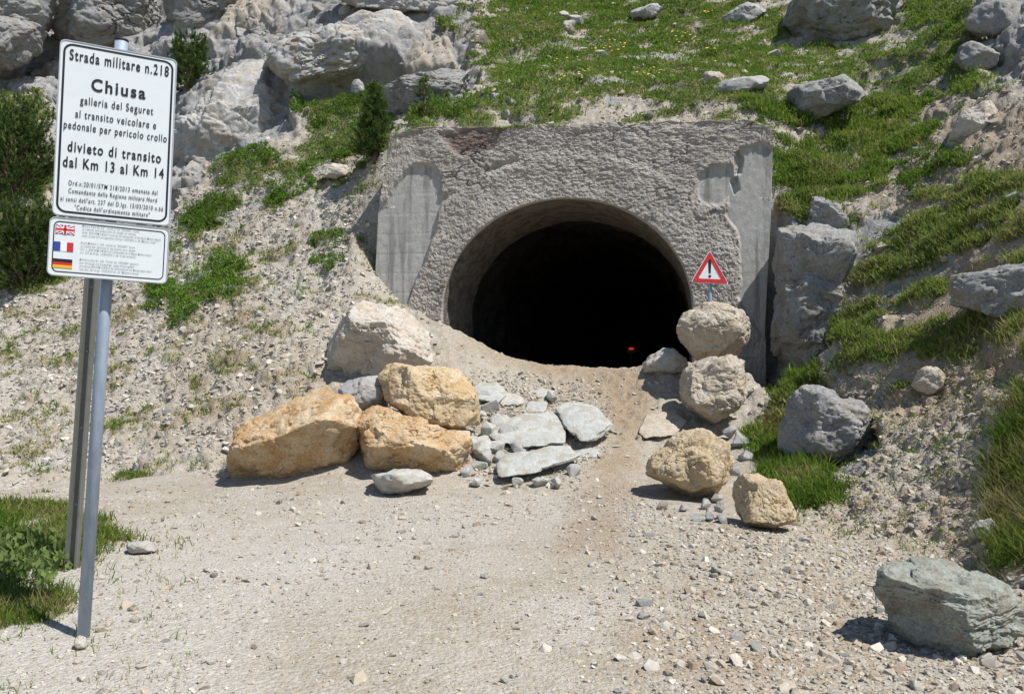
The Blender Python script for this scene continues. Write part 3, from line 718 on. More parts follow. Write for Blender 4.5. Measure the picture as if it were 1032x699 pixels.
# slabs and blocks of the rubble tongue on the ramp
slabs = [
 ([(500,474),(512,458),(556,448),(586,449),(586,460),(545,474),(512,480)], 'broad flat pale slab at the front of the rubble tongue', 2.0, .28),
 ([(560,412),(576,404),(600,412),(618,432),(612,444),(585,444),(570,430)], 'tilted greenish slab at the upper right of the rubble tongue', 1.7, .3),
 ([(492,432),(520,418),(560,414),(574,432),(568,446),(530,450),(498,446)], 'half buried grey slab in the middle of the rubble tongue', 1.9, .25),
 ([(470,402),(474,386),(500,384),(512,396),(500,406)], 'small light slab beside the yellowish boulder', 1.8, .3),
 ([(644,432),(652,417),(680,414),(692,424),(680,438),(655,441)], 'buried light slab on the ramp above the sandy boulder', 1.9, .22)]
for k, (ol, lb, sh, dp) in enumerate(slabs):
    boulder('stone_slab', ol, M_beige if 'buried light' in lb else M_slab, lb, 'slab', 'slabs on the ramp', sink=-.2 if 'buried' in lb else -.07, depth=dp, seed=20 + k, sub=5, p=3.2, shear=sh, ncut=5, rough=.6)
for k, (u, v, a, b) in enumerate([(512,402,17,7),(536,424,15,6),(476,416,12,6),(545,396,14,5),(592,456,13,5),(522,462,16,6),(488,444,12,6),(566,470,13,5),(540,410,12,6),(600,436,12,5)]):
    r_ = np.random.default_rng(k + 270)
    ol = [(u + a * r_.uniform(.65, 1.15) * math.cos(t), v - b * r_.uniform(.6, 1.2) * math.sin(t)) for t in np.sort(r_.uniform(0, 6.283, 6)) + np.linspace(0, .6, 6)]
    ol = [(u + a * c_, v + b * d_) for c_, d_ in ((-1, r_.uniform(-.2, .5)), (r_.uniform(-.7, -.2), -1), (r_.uniform(.2, .7), r_.uniform(-1, -.7)), (1, r_.uniform(-.4, .2)), (r_.uniform(.3, .8), 1), (r_.uniform(-.8, -.3), r_.uniform(.6, 1)))]
    boulder('stone_slab', ol, M_slab if k % 3 else M_pale, 'small broken slab lying flat in the rubble tongue on the ramp', 'slab', 'small broken slabs in the rubble', sink=-.05, depth=.35, seed=220 + k, sub=5, p=4, shear=r_.uniform(1.0, 2.0), ncut=8, rough=.7, cutlo=.7)
chunks = [((488,462),13),((500,452),11),((478,448),11),((512,440),12),((494,436),10),((482,470),9),((524,452),10),((470,476),8),((505,425),9),((494,412),10),((484,420),8),((530,432),8),((548,440),9),((478,486),8),((545,486),9),((466,462),10),((486,456),12),((506,462),9),((472,440),9),((500,430),12),((516,428),9),((530,462),8),((486,400),9),((556,400),8),((580,476),8),((520,486),7),((560,488),8)]
for k, ((u, v), s) in enumerate(chunks):
    block(u, v, s * 1.15, M_slab if k % 3 else M_greyst, 'angular grey block heaped beside the slabs on the ramp', 'blocks heaped by the slabs', 700 + k)
for k, ((u, v), s) in enumerate([((708,508),9),((722,502),8),((716,520),10),((704,522),7),((730,524),7),((690,512),6),((726,512),7),((748,445),9),((735,436),8),((752,462),8),((742,476),7)]):
    block(u, v, s * 1.1, M_greyst, 'grey chunk of rock packed between the right boulders', 'chunks between the right boulders', 760 + k)
boulder('stone', [(127,551),(133,545),(150,545),(160,551),(157,557),(135,559)], M_pale, 'flat pale stone at the grass edge right of the sign post', 'stone', None, depth=1.2, seed=80, sub=5)
boulder('stone', [(74,650),(76,643),(83,639),(89,645),(89,652),(80,655)], M_white, 'small white stone wedged at the foot of the front sign post', 'stone', None, depth=1.0, seed=81, sub=4)
for k, (u, v, s) in enumerate([(540,662,11),(487,675,8),(215,690,8),(925,655,13),(1010,662,12),(940,680,14),(975,688,12),(905,668,10),(890,640,9),(1000,690,10)]):
    pass
# rocks standing on the slopes
slope_rocks = [
 ([(781,48),(784,12),(800,-16),(860,-26),(900,-10),(915,18),(905,28),(870,40),(830,52),(800,50)], 'huge grey outcrop at the top of the grassy slope', 'rock_outcrop', M_cliff, .9, 1.2),
 ([(783,127),(788,108),(806,90),(832,76),(862,80),(873,90),(868,102),(840,116),(806,129)], 'big grey boulder leaning on the grass above the portal corner', 'boulder', M_cliff, .8, .8),
 ([(953,150),(958,124),(975,108),(995,101),(1007,107),(1000,122),(978,142),(962,154)], 'pale beige boulder on the tufted slope', 'boulder', M_white, .8, .9),
 ([(716,94),(726,84),(750,77),(772,76),(776,85),(750,94),(730,97)], 'flat grey rock at the lower edge of the meadow', 'rock', M_greyst, .9, .8),
 ([(703,82),(708,74),(722,71),(731,77),(728,85),(712,88)], 'small tan rock beside the flat grey one', 'rock', M_beige, .9, .6),
 ([(924,243),(936,234),(952,233),(958,239),(945,248),(930,250)], 'small white flat rock in the tufts', 'rock', M_pale, .9, .6),
 ([(634,20),(640,10),(660,3),(668,9),(660,18),(642,24)], 'dark grey rock in the middle of the meadow', 'rock', M_greyst, .9, .9),
 ([(724,30),(730,16),(752,2),(772,6),(770,18),(748,30)], 'grey rock left of the huge outcrop', 'rock', M_greyst, .9, .9),
 ([(960,64),(968,48),(985,40),(1008,50),(1002,66),(978,74)], 'grey ledge rock at the top of the tufted slope', 'rock', M_cliff, .9, 1.0),
 ([(972,30),(985,8),(1008,-4),(1030,6),(1026,28),(1000,40)], 'pale ledge rock highest on the tufted slope', 'rock', M_cliff, .9, 1.0),
 ([(783,462),(787,425),(796,400),(812,386),(830,388),(843,403),(862,406),(886,426),(880,441),(862,452),(850,472),(820,466),(800,472)], 'grey rock rising from the grass at the foot of the right slope', 'rock_outcrop', M_cliff, .8, 1.1),
 ([(955,306),(965,282),(1000,268),(1060,262),(1080,300),(1050,330),(1000,322)], 'broad grey rock face high at the right edge', 'rock_outcrop', M_cliff, .9, 1.2),
 ([(918,390),(924,374),(944,368),(956,380),(950,394),(930,398)], 'tan rock embedded in the bare bank', 'rock', M_beige, .8, .8),
 ([(975,540),(985,524),(1000,522),(1006,534),(996,544)], 'whitish rock at the foot of the bank beneath the grass', 'rock', M_pale, .9, .8),
 ([(322,176),(332,164),(350,166),(354,176),(340,182)], 'beige rock below the small conifer', 'rock', M_white, .9, .7),
 ([(353,92),(356,80),(366,80),(368,92),(362,98)], 'light upright rock in the green hollow of the cliff', 'rock', M_greyst, .9, .7)]
cliffs = [
 ([(172,262),(168,215),(182,165),(205,118),(240,72),(275,56),(300,62),(298,95),(290,128),(262,142),(240,152),(206,164),(196,205),(186,245)], 'long pale grey cliff with a rounded crest right of the sign board', 24.6, .5, 3.0),
 ([(262,70),(300,38),(350,24),(395,12),(418,10),(432,30),(424,50),(400,62),(360,72),(320,84),(285,100)], 'overhanging arch of pale rock above the green hollow', 24.1, .6, 3.0),
 ([(388,112),(384,92),(400,74),(430,68),(462,70),(476,84),(468,100),(440,112),(412,120)], 'rounded grey slab of bedrock behind the sapling', 20.9, .7, 2.6),
 ([(-60,75),(-60,-10),(-10,-40),(50,-30),(62,10),(40,50),(0,85)], 'grey crag in the upper corner left of the sign', 29.5, .6, 3.0),
 ([(60,62),(50,20),(70,-30),(120,-40),(165,-20),(172,15),(150,44),(110,62)], 'craggy grey rock face above the sign board', 31.0, .6, 3.0),
 ([(165,40),(160,0),(185,-35),(230,-35),(262,-10),(255,25),(220,48),(190,58)], 'grey crag behind the mountain pine at the top of the picture', 30.5, .6, 3.0),
 ([(330,12),(345,-25),(420,-40),(480,-25),(486,10),(455,30),(420,8),(380,6)], 'light grey crag at the top beside the meadow', 26.6, .6, 3.0),
 ([(783,330),(784,270),(789,240),(808,222),(838,226),(866,240),(862,285),(850,335),(840,382),(806,398),(784,394),(776,362)], 'steep grey rock wall standing just right of the portal', 14.9, .8, 3.2),
 ([(806,226),(812,200),(836,196),(860,214),(866,240),(850,256),(822,250)], 'grey ledge above the rock wall beside the portal', 15.6, .7, 2.6)]
for k, (ol, lb, Y_, dp, p_) in enumerate(cliffs):
    boulder('rock_outcrop', ol, M_cliff2 if k in (0, 1, 6) else M_cliff, lb, 'outcrop', None, Y=Y_, depth=dp, seed=140 + k, sub=7, rough=.95, p=p_ + 1, ncut=24, cutlo=.72, strat=1.7, sink=0)
for k, (ol, lb, nm, mt, dp, ro) in enumerate(slope_rocks):
    big = nm == 'rock_outcrop'
    boulder(nm, ol, mt, lb, 'outcrop' if big else ('boulder' if nm == 'boulder' else 'rock'), None, depth=dp, seed=100 + k, sub=6 if big or nm == 'boulder' else 5, rough=.85 * ro if big else .9, p=3.4, strat=1.6 if big else 0, sink=(-1.0 if 'foot of the right' in lb else {'rock_outcrop': -.35}.get(nm, -.05)) if 'right edge' not in lb else -.9)

# ------------------------------------------------------------------ tunnel portal
def bezel():
    C = FP(573, 312); a_ = (FP(697, 312)[0] - FP(447, 312)[0]) / 2; C[0] = (FP(697, 312)[0] + FP(447, 312)[0]) / 2; b_ = FP(573, 201)[1] - C[1]
    tl, ml, ll = FP(394, 129), FP(381, 215), FP(377, 300); tr, mr, lr = FP(779, 120), FP(777, 215), FP(771, 330)
    return C, a_, b_, tl, ml, ll, tr, mr, lr
C, ra, rb, tl, ml, ll, tr, mr, lr = bezel()
ZB = -.2
n_leg, n_arc, n_rad = 100, 520, 170
legz = np.linspace(ZB, C[1], n_leg, endpoint=False)
th = np.linspace(math.pi, 0, n_arc)
inner = np.vstack([np.c_[np.full(n_leg, C[0] - ra), legz], np.c_[C[0] + ra * np.cos(th), C[1] + rb * np.sin(th)], np.c_[np.full(n_leg, C[0] + ra), legz[::-1]]])
outl = np.array([(ll[0], ZB), ll, ml, tl, tr, mr, lr, (lr[0], ZB)])
def edge_x(z, pl):
    zz = [p[1] for p in pl]; xx = [p[0] for p in pl]; return np.interp(z, zz, xx)
outer = np.zeros_like(inner)
outer[:n_leg] = np.c_[edge_x(legz, outl[:4]), legz]; outer[-n_leg:] = np.c_[edge_x(legz[::-1], outl[7:3:-1]), legz[::-1]]
arcp = inner[n_leg:-n_leg]
# outer points spread evenly by distance along the outline above the springing line
lx = edge_x(C[1], outl[:4]); rx = edge_x(C[1], outl[7:3:-1])
path = np.array([(lx, C[1])] + [p for p in outl[1:4] if p[1] > C[1] + .02] + [p for p in outl[4:7] if p[1] > C[1] + .02] + [(rx, C[1])])
ang_p = np.unwrap(np.arctan2((path[:, 1] - C[1]) * ra / rb, path[:, 0] - C[0])); ang_p[0] = math.pi; ang_p[-1] = 0
for i, t_ in enumerate(th):
    d = np.array([math.cos(t_) * ra, math.sin(t_) * rb]); best = None
    for a, b in zip(path[:-1], path[1:]):
        e = b - a; den = d[0] * e[1] - d[1] * e[0]
        if abs(den) < 1e-9: continue
        r = a - C; tt = (r[0] * e[1] - r[1] * e[0]) / den; ss = (r[0] * d[1] - r[1] * d[0]) / den
        if tt > 0 and -1e-6 <= ss <= 1 + 1e-6: best = C + d * tt
    outer[n_leg + i] = best if best is not None else (lx if i == 0 else rx, C[1])
rr = np.linspace(0, 1, n_rad) ** .9
ST = inner[None] * (1 - rr[:, None, None]) + outer[None] * rr[:, None, None]
st = ST.reshape(-1, 2); q3 = np.c_[st, np.zeros(len(st))]
def poly2(poly, soft, wob, seed):
    pl = np.array([FP(u, v) for u, v in poly]); x = st[:, 0] + wob * fbm(q3 * 1.7, seed, 4); y = st[:, 1] + wob * fbm(q3 * 1.7 + 40, seed, 4)
    ins = np.zeros(len(x), bool); dist = np.full(len(x), 1e9)
    for i in range(len(pl)):
        x0, y0 = pl[i]; x1, y1 = pl[(i + 1) % len(pl)]
        ins ^= ((y0 > y) != (y1 > y)) & (x < (x1 - x0) * (y - y0) / ((y1 - y0) + 1e-9) + x0)
        t = np.clip(((x - x0) * (x1 - x0) + (y - y0) * (y1 - y0)) / ((x1 - x0) ** 2 + (y1 - y0) ** 2), 0, 1)
        dist = np.minimum(dist, np.hypot(x - x0 - t * (x1 - x0), y - y0 - t * (y1 - y0)))
    return sstep(-soft, soft, np.where(ins, dist, -dist))
sm = poly2([(370,204),(392,200),(407,174),(420,165),(436,168),(445,180),(446,202),(439,238),(424,272),(411,304),(395,345),(370,345)], .04, .12, 300)
sm = np.maximum(sm, poly2([(746,150),(770,142),(785,142),(785,345),(768,340),(748,310),(742,298),(748,262),(744,240),(730,217),(737,192)], .04, .15, 301))
cc = FP(722, 187); sm = np.maximum(sm, sstep(.06, -.06, np.hypot(st[:, 0] - cc[0], st[:, 1] - cc[1]) - .40 + .1 * fbm(q3 * 2, 302, 3)))
shot = 1 - sm
e_ = np.sqrt(((st[:, 0] - C[0]) / ra) ** 2 + (np.maximum(st[:, 1] - C[1], 0) / rb) ** 2)
dep = shot * (.06 + .045 * fbm(q3 * 1.2, 310, 4) + .014 * fbm(q3 * 6, 311, 4, .6, True) + .016 * fbm(q3 * 18, 312, 4, .65))
fl, fe = facets(np.c_[st * np.array([5, 8]), np.zeros(len(st))], 313, .9); dep += shot * .009 * fl
fl2, _ = facets(np.c_[st * np.array([12, 18]), np.zeros(len(st))], 314, .9); dep += shot * (.010 * fl2 + .020 * fbm(q3 * 30, 319, 3, .75))
crease = np.exp(-((e_ - 1.42 - .05 * fbm(q3 * .9, 315, 3)) / .03) ** 2) * (np.abs(st[:, 0] - C[0] + .9) < 1.7)
dep -= .065 * crease * shot * sstep(-.2, .3, fbm(q3 * 1.1, 325, 3))
dep += .025 * sstep(1.46, 1.36, e_) * shot
crk_ = np.abs(fbm(q3 * np.array([.55, .8, 1]), 327, 5, .55)); dep -= .05 * sstep(.012, 0, crk_) * shot * sstep(-.1, .2, fbm(q3 * .7, 328, 2))
lay = np.exp(-((np.mod(st[:, 1] + .05 * fbm(q3 * .8, 316, 3), .42) - .21) / .012) ** 2)
dep -= sm * .005 * lay * (st[:, 0] < 0)
dep += sm * .006 * fbm(q3 * 7, 317, 4)
dep += .06 * sstep(.18, 0, np.abs(st[:, 1] - 6.55)) * shot * fbm(q3 * np.array([1.2, 3, 1]), 318, 4)
hole = poly2([(739,158),(744,152),(749,160),(747,174),(740,176)], .02, .04, 319) + poly2([(736,182),(743,178),(746,190),(740,196)], .02, .03, 320); dep -= .10 * np.clip(hole, 0, 1)
pt = poly2([(440,140),(470,128),(505,132),(500,148),(460,155)], .1, .25, 321); dep -= .05 * pt
edge_r = sstep(0, .012, rr)[:, None].repeat(len(inner), 1).ravel(); dep *= .25 + .75 * edge_r
topw = np.zeros_like(st); 
jit = (rr ** 6)[:, None].repeat(len(inner), 1).ravel()
top_jit = jit * (.16 * fbm(q3 * 1.3, 322, 6, .6) - .03 - .10 * sstep(.45, 0, np.minimum(np.abs(st[:, 0] - tl[0]), np.abs(st[:, 0] - tr[0])))) * (st[:, 1] > 5)
W = PO + st[:, :1] * ES + (st[:, 1:] + top_jit[:, None]) * EZ + dep[:, None] * EN
W = W.reshape(n_rad, -1, 3); 
# returns of the block: outer edge pushed back into the hill
back = [W[-1] - EN * d for d in np.linspace(.08, THICK + .5, 8)]
Wall = np.concatenate([W, np.array(back)], 0); nr, nc = Wall.shape[:2]
smA = np.concatenate([sm.reshape(n_rad, -1), np.repeat(sm.reshape(n_rad, -1)[-1:], 8, 0)], 0).ravel()
stainA = np.concatenate([pt.reshape(n_rad, -1), np.zeros((8, nc))], 0).ravel()
ii = np.arange(nr * nc).reshape(nr, nc)
Fq = np.stack([ii[:-1, :-1], ii[1:, :-1], ii[1:, 1:], ii[:-1, 1:]], -1).reshape(-1, 4)

def concrete_mat():
    t = NT('shotcrete and old concrete'); co = t.co(); a = t.sep(t.attr('mask'))
    n1 = t.noise(co, .9, 5, .6); n2 = t.noise(co, 7, 7, .7); n3 = t.noise(co, 38, 5, .75); v = t.vor(co, 22); v2 = t.vor(co, 60)
    sh = t.mix((.385, .345, .30), (.49, .445, .39), t.ramp(n1, .35, .65))
    sh = t.mix(sh, (.54, .51, .475), t.math('MULTIPLY', t.ramp(n2, .5, .7), .6))
    sh = t.mix(sh, (.19, .17, .15), t.math('MULTIPLY', t.ramp(n3, .54, .74), .6))
    sh = t.mix(sh, (.17, .115, .095), t.math('MULTIPLY', a[1], .8))
    cm = t.mix((.38, .37, .34), (.48, .465, .43), t.ramp(n2, .35, .65))
    st_ = t.n('Mapping', Vector=co, Scale=(3.5, 3.5, .35)).outputs[0]
    cm = t.mix(cm, (.17, .165, .15), t.math('MULTIPLY', t.ramp(t.noise(st_, 1.6, 6, .6), .48, .66), .75)); cm = t.mix(cm, (.27, .26, .235), t.math('MULTIPLY', t.ramp(n3, .45, .6), .5)); sh = t.mix(sh, (.24, .215, .19), t.math('MULTIPLY', t.ramp(t.noise(st_, 1.1, 6, .6), .50, .70), .45))
    c = t.mix(sh, cm, a[0])
    h = t.math('ADD', t.math('MULTIPLY', n3, .6), t.math('MULTIPLY', v, .6)); h = t.math('ADD', h, t.math('MULTIPLY', v2, .35))
    nb = t.bump(h, t.math('ADD', t.math('MULTIPLY', t.math('SUBTRACT', 1.0, a[0]), .8), .12), .035)
    return t.done(c, nb, .95, .12)
M_conc = concrete_mat()
portal = tag(empty('tunnel_portal', PO), 'rough sprayed concrete tunnel portal with a dark arched mouth in the hillside', 'tunnel')
po = tuple(PO)
mesh_np('facade', Wall.reshape(-1, 3) - PO, Fq, M_conc, portal, attrs={'mask': np.stack([smA, stainA, 0 * smA], -1)})
# concrete collar inside the mouth, then rock coloured near black for the bore's shade
def tube_rows(ds, rough_fn):
    rows = []
    for d in ds:
        r3 = np.c_[inner, np.full(len(inner), d)]
        cen = np.array([C[0], C[1]]); dirv = inner - np.array([C[0], C[1] * .8]); dirv /= np.linalg.norm(dirv, axis=1, keepdims=True)
        o2 = inner + dirv * rough_fn(r3, d)[:, None]
        rows.append(PO + o2[:, :1] * ES + o2[:, 1:] * EZ - d * EN + ES * d * .07)
    return np.array(rows)
def grid_faces(nr, nc, off=0):
    ii = np.arange(nr * nc).reshape(nr, nc); return np.stack([ii[:-1, :-1], ii[:-1, 1:], ii[1:, 1:], ii[1:, :-1]], -1).reshape(-1, 4)
ds = np.concatenate([[-.02 * 0], np.linspace(.03, 2.6, 60)])
rows = tube_rows(ds, lambda r3, d: (.03 * fbm(r3 * 1.5, 330, 4) + .015 * fbm(r3 * 8, 331, 3)) * min(1, d / .25) + (.0 if d < .1 else .02))
rows[0] = W[0]
t = NT('darkened stained lining'); co = t.co(); n = t.noise(t.n('Mapping', Vector=co, Scale=(1.2, 1.2, 2.6)).outputs[0], 2.5, 7, .65); n_ = t.noise(co, 30, 5, .7)
c = t.mix((.13, .11, .09), (.24, .22, .195), t.ramp(n, .38, .62)); c = t.mix(c, (.07, .06, .05), t.math('MULTIPLY', t.ramp(n, .54, .68), .7))  # stains over a base colour darkened to stand in for fading light
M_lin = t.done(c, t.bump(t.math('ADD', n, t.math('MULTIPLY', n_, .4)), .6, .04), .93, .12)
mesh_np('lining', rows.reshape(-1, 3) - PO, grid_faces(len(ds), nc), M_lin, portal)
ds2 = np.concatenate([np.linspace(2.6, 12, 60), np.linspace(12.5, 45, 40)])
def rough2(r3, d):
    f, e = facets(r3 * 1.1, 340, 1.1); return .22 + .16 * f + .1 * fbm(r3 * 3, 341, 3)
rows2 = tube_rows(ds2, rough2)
M_dark = rock_mat('shade darkened tunnel rock', (.045, .043, .04), (.07, .066, .06), (.02, .02, .02), None, 1.0)  # near-black colour stands in for the unlit depth of the bore
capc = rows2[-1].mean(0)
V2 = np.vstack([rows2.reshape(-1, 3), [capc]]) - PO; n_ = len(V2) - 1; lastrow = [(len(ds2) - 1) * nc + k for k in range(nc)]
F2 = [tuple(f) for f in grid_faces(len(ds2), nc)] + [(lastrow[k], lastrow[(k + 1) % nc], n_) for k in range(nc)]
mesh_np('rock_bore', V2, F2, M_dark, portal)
# tunnel floor
sx = np.linspace(C[0] - ra - .3, C[0] + ra + .3, 40); dd = np.concatenate([np.linspace(-.1, 6, 40), np.linspace(6.5, 45, 40)])
fl_ = []
for d in dd:
    for s in sx:
        fl_.append(PO + s * ES - d * EN + EZ * (.95 - .5 * min(1, max(0, d) / 6) + .05 * math.sin(s * 3 + d)))
mesh_np('tunnel_floor', np.array(fl_) - PO, grid_faces(len(dd), len(sx)), plain('dark dirt tunnel floor', (.09, .08, .07), .9, 0, .2, .5), portal)  # dirt, coloured much darker than the track outside

# red lamp deep in the tunnel
lb = P(636, 352, 22.0); t = NT('red lamp glow'); em = t.n('Emission', Color=(1, .06, .03), Strength=.4); t.t.links.new(em.outputs[0], t.out.inputs[0]); M_red = t.m
M_blk = plain('black rubber', (.03, .03, .03), .6)
lamp = tag(empty('warning_lamp', (lb[0], lb[1], .45)), 'small red lamp glowing low in the dark tunnel', 'lamp')
b = MB(); b.tube([(0, 0, -.1), (0, 0, lb[2] - .45 - .1)], .02); b.build('post', M_blk, lamp)
b = MB(); z0 = lb[2] - .45; fr = (np.array([0, 0, z0]), np.array([1., 0, 0]), np.array([0, 0, 1.]), np.array([0, -1., 0])); b.prism(rrect(.24, .20, .04), fr, -.08, .03); b.build('housing', M_blk, lamp)
b = MB(); b.prism(rrect(.13, .06, .025), (fr[0] + np.array([0, 0, .02]), *fr[1:]), .031, .055); b.build('lens', M_red, lamp)

# ------------------------------------------------------------------ signs
M_galv = None
t = NT('galvanised steel'); co = t.co(); n = t.noise(t.n('Mapping', Vector=co, Scale=(1, 1, .25)).outputs[0], 22, 6, .65); v = t.vor(co, 60, out='Color')
c = t.mix((.25, .30, .37), (.33, .385, .455), t.ramp(n, .35, .65)); c = t.mix(c, (.50, .53, .56), t.math('MULTIPLY', t.ramp(t.noise(co, 70, 3, .6), .62, .75), .5))
M_galv = t.done(c, t.bump(n, .1, .01), .5, .4, .1)
M_profile = plain('weathered zinc profile', (.20, .20, .18), .6, .3, .35, .5, (.10, .095, .08), 14)
M_signw = plain('white sign sheeting', (.72, .75, .75), .4, 0, .4, .3, (.56, .56, .53), 9)
M_ink = plain('black lettering', (.012, .012, .014), .5)
M_alu = plain('bare aluminium edge', (.48, .49, .50), .4, .5)
M_redp = plain('red sign sheeting', (.55, .03, .035), .4, 0, .4, .2, (.62, .30, .28), 20)
M_blue = plain('blue print', (.03, .06, .32), .5); M_fred = plain('red print', (.55, .025, .03), .5); M_gold = plain('yellow print', (.75, .42, .02), .5); M_wht = plain('white print', (.8, .8, .8), .5)

YL, YR = 4.46, 4.73
def frame(TL, TR, BR, BL):
    a, b_, c_, d_ = P(*TL, YL), P(*TR, YR), P(*BR, YR), P(*BL, YL)
    r = (b_ + c_ - a - d_); r /= np.linalg.norm(r); u = a + b_ - c_ - d_; u -= r * (u @ r); u /= np.linalg.norm(u)
    n = np.cross(r, u); n = -n if n @ (EYE - a) < 0 else n
    w = (np.linalg.norm(b_ - a) + np.linalg.norm(c_ - d_)) / 2; h = (np.linalg.norm(a - d_) + np.linalg.norm(b_ - c_)) / 2
    return ((a + b_ + c_ + d_) / 4, r, u, n), w, h
fr1, w1, h1 = frame((62, 39), (178.5, 60.5), (171.5, 228), (51, 216))
fr2, w2, h2 = frame((50.5, 217.5), (171.5, 230.5), (168, 286), (46.5, 277))
pole_b = hit(81, 641); top = P(122.5, 40, 4.62)
# the pole passes just behind the boards
mid = fr1[0]; axis = top - pole_b; axis /= np.linalg.norm(axis)
tpar = (mid - pole_b) @ fr1[2]; 
sign = tag(empty('road_sign', pole_b), 'tall white road closure sign with black Italian lettering on a grey pole', 'sign')
def rel(fr, base): return (fr[0] - base, fr[1], fr[2], fr[3])
R_ = 0.036
pd = fr1[3]
# shift the top so that the tube's front just clears the boards' back
dclear = ((top - mid) @ pd); top = top + EYE * 0 - pd * (dclear + R_ + .02)
bclear = ((pole_b + axis * 2.2 - fr2[0]) @ pd)
b = MB(); b.tube([np.array([0, 0, -.35]) * 1.0 - (top - pole_b) * .0, top - pole_b], R_, 20)
b.build('post', M_galv, sign, True)
b = MB(); b.tube([top - pole_b, top - pole_b + axis * .012], R_ + .002, 20); b.build('post_cap', M_blk, sign, True)
f1r, f2r = rel(fr1, pole_b), rel(fr2, pole_b)
def board(fr, w, h, name, border, inset, rad):
    b = MB(); b.prism(rrect(w, h, .03), fr, -.018, 0); pn = b.build(name, M_signw, sign)
    b = MB(); b.ring(rrect(w, h, .03), rrect(w - .012, h - .012, .026), fr, -.02, .003); b.build('edge_trim', M_alu, pn)
    b = MB(); b.ring(rrect(w - 2 * inset, h - 2 * inset, rad), rrect(w - 2 * inset - 2 * border, h - 2 * inset - 2 * border, rad - border), fr, .0, .002); b.build('border_line', M_ink, pn)
    return pn
pn1 = board(f1r, w1, h1, 'upper_board', .011, .018, .05); pn2 = board(f2r, w2, h2, 'lower_board', .005, .022, .03)
for fr, hh in ((f1r, (.3, -.3)), (f2r, (.0,))):
    for y in hh:
        b = MB(); b.tube([fr[0] + fr[2] * y - fr[3] * .022 - fr[1] * .12, fr[0] + fr[2] * y - fr[3] * .022 + fr[1] * .12], .014, 8); b.build('clamp', M_galv, sign, True)

def text_geo(s, bold=0.0, spacing=1.0):
    cu = bpy.data.curves.new('t', 'FONT'); cu.body = s; cu.size = 1; cu.offset = bold; cu.space_character = spacing; cu.resolution_u = 4; cu.fill_mode = 'FRONT'
    o = bpy.data.objects.new('t', cu); COL.objects.link(o); dg = bpy.context.evaluated_depsgraph_get(); me = o.evaluated_get(dg).to_mesh()
    V = np.array([v.co[:] for v in me.vertices]).reshape(-1, 3); Fc = [tuple(p.vertices) for p in me.polygons]
    o.evaluated_get(dg).to_mesh_clear(); bpy.data.objects.remove(o); bpy.data.curves.remove(cu); return V, Fc
def lettering(lines, fr, parent, mat, name='text_line', dz=.0035):
    """lines: (text, centre a, baseline b, width, x-height cap size, bold)"""
    o, r, u, n = fr; groups = {}
    for s, ca, bb, wd, hgt, bold, just in lines:
        V, Fc = text_geo(s, bold, 1.22); x0, x1 = V[:, 0].min(), V[:, 0].max(); wd *= .97; k = wd / (x1 - x0); ky = hgt / .69
        x = (V[:, 0] - (x0 + x1) / 2) * k + ca if just == 'c' else (V[:, 0] - x0) * k + ca
        W_ = o + x[:, None] * r + (bb + V[:, 1] * ky)[:, None] * u + n * dz
        groups.setdefault(ca if just == 'l' else bb, MB()).add(W_, Fc)
    for g in groups.values(): g.build(name, mat, parent)
def loc(fr, u, v):
    d = ray(u, v); o = fr[0] + pole_b; k = ((o - EYE) @ fr[3]) / (d @ fr[3]); p = EYE + d * k - o; return p @ fr[1], p @ fr[2]
L = []
for s, (u0, v0), (u1, v1), cap, bold in [
    ('Strada militare n.218', (68.5, 59.5), (171.5, 78), 10.3, .017),
    ('Chiusa', (91, 92), (147.5, 99.5), 12, .022),
    ('galleria del Seguret', (79.5, 106), (155.5, 114.5), 7.6, .010),
    ('al transito veicolare e', (74.5, 118.5), (158.5, 130), 7.6, .010),
    ('pedonale per pericolo crollo', (62.5, 129.5), (169.5, 143), 7.6, .010),
    ('divieto di transito', (66.5, 152), (163.5, 164.5), 10, .018),
    ('dal Km 13 al Km 14', (61.5, 168.5), (166.5, 179), 10, .018),
    ('Ord.n.20/01/STM 218/2013 emanata dal', (67.5, 187), (160, 196), 4.6, .007),
    ('Comandante della Regione militare Nord', (67.5, 195.5), (159.5, 203), 4.6, .007),
    ("ai sensi dell'art. 237 del D.lgs. 15/03/2010 n.66", (59, 203.5), (166, 211.5), 4.6, .007),
    ('"Codice dell\'ordinamento militare"', (74, 211.5), (152, 218.5), 4.6, .007)]:
    a0, b0 = loc(f1r, u0, v0); a1, b1 = loc(f1r, u1, v1)
    L.append((s, (a0 + a1) / 2, (b0 + b1) / 2, a1 - a0, cap * 4.6 / F, bold, 'c'))
lettering(L, f1r, pn1, M_ink)
L = []; rows_t = [['Military Road No 218 - tunnel of the "SEGURET" closed', 'to vehicles and pedestrians for danger of collapse', 'Order 20/01/STM 218/2013 issued by the Commander of the North Military Region', 'under article 237 of Legislative Decree 15/03/2010 n. 66 "Military Code"'],
  ['Route Militaire n. 218 - tunnel du "SEGURET" ferme', 'au transit des vehicules et des pietons pour danger', 'Ord. n. 20/01/STM 218/2013 du Commandant de la Region Militaire Nord', 'art. 237 du D.lgs. 15/03/2010 n. 66 "Code militaire"'],
  ['Militaerstrasse Nr. 218 - Tunnel des "SEGURET" gesperrt', 'fuer Fahrzeuge und Fussgaenger wegen Einsturzgefahr', 'Anordnung 20/01/STM 218/2013 des Kommandanten der Militaerregion Nord', 'nach Art. 237 D.lgs. 15/03/2010 Nr. 66 "Militaerordnung"']]
flags_c = []
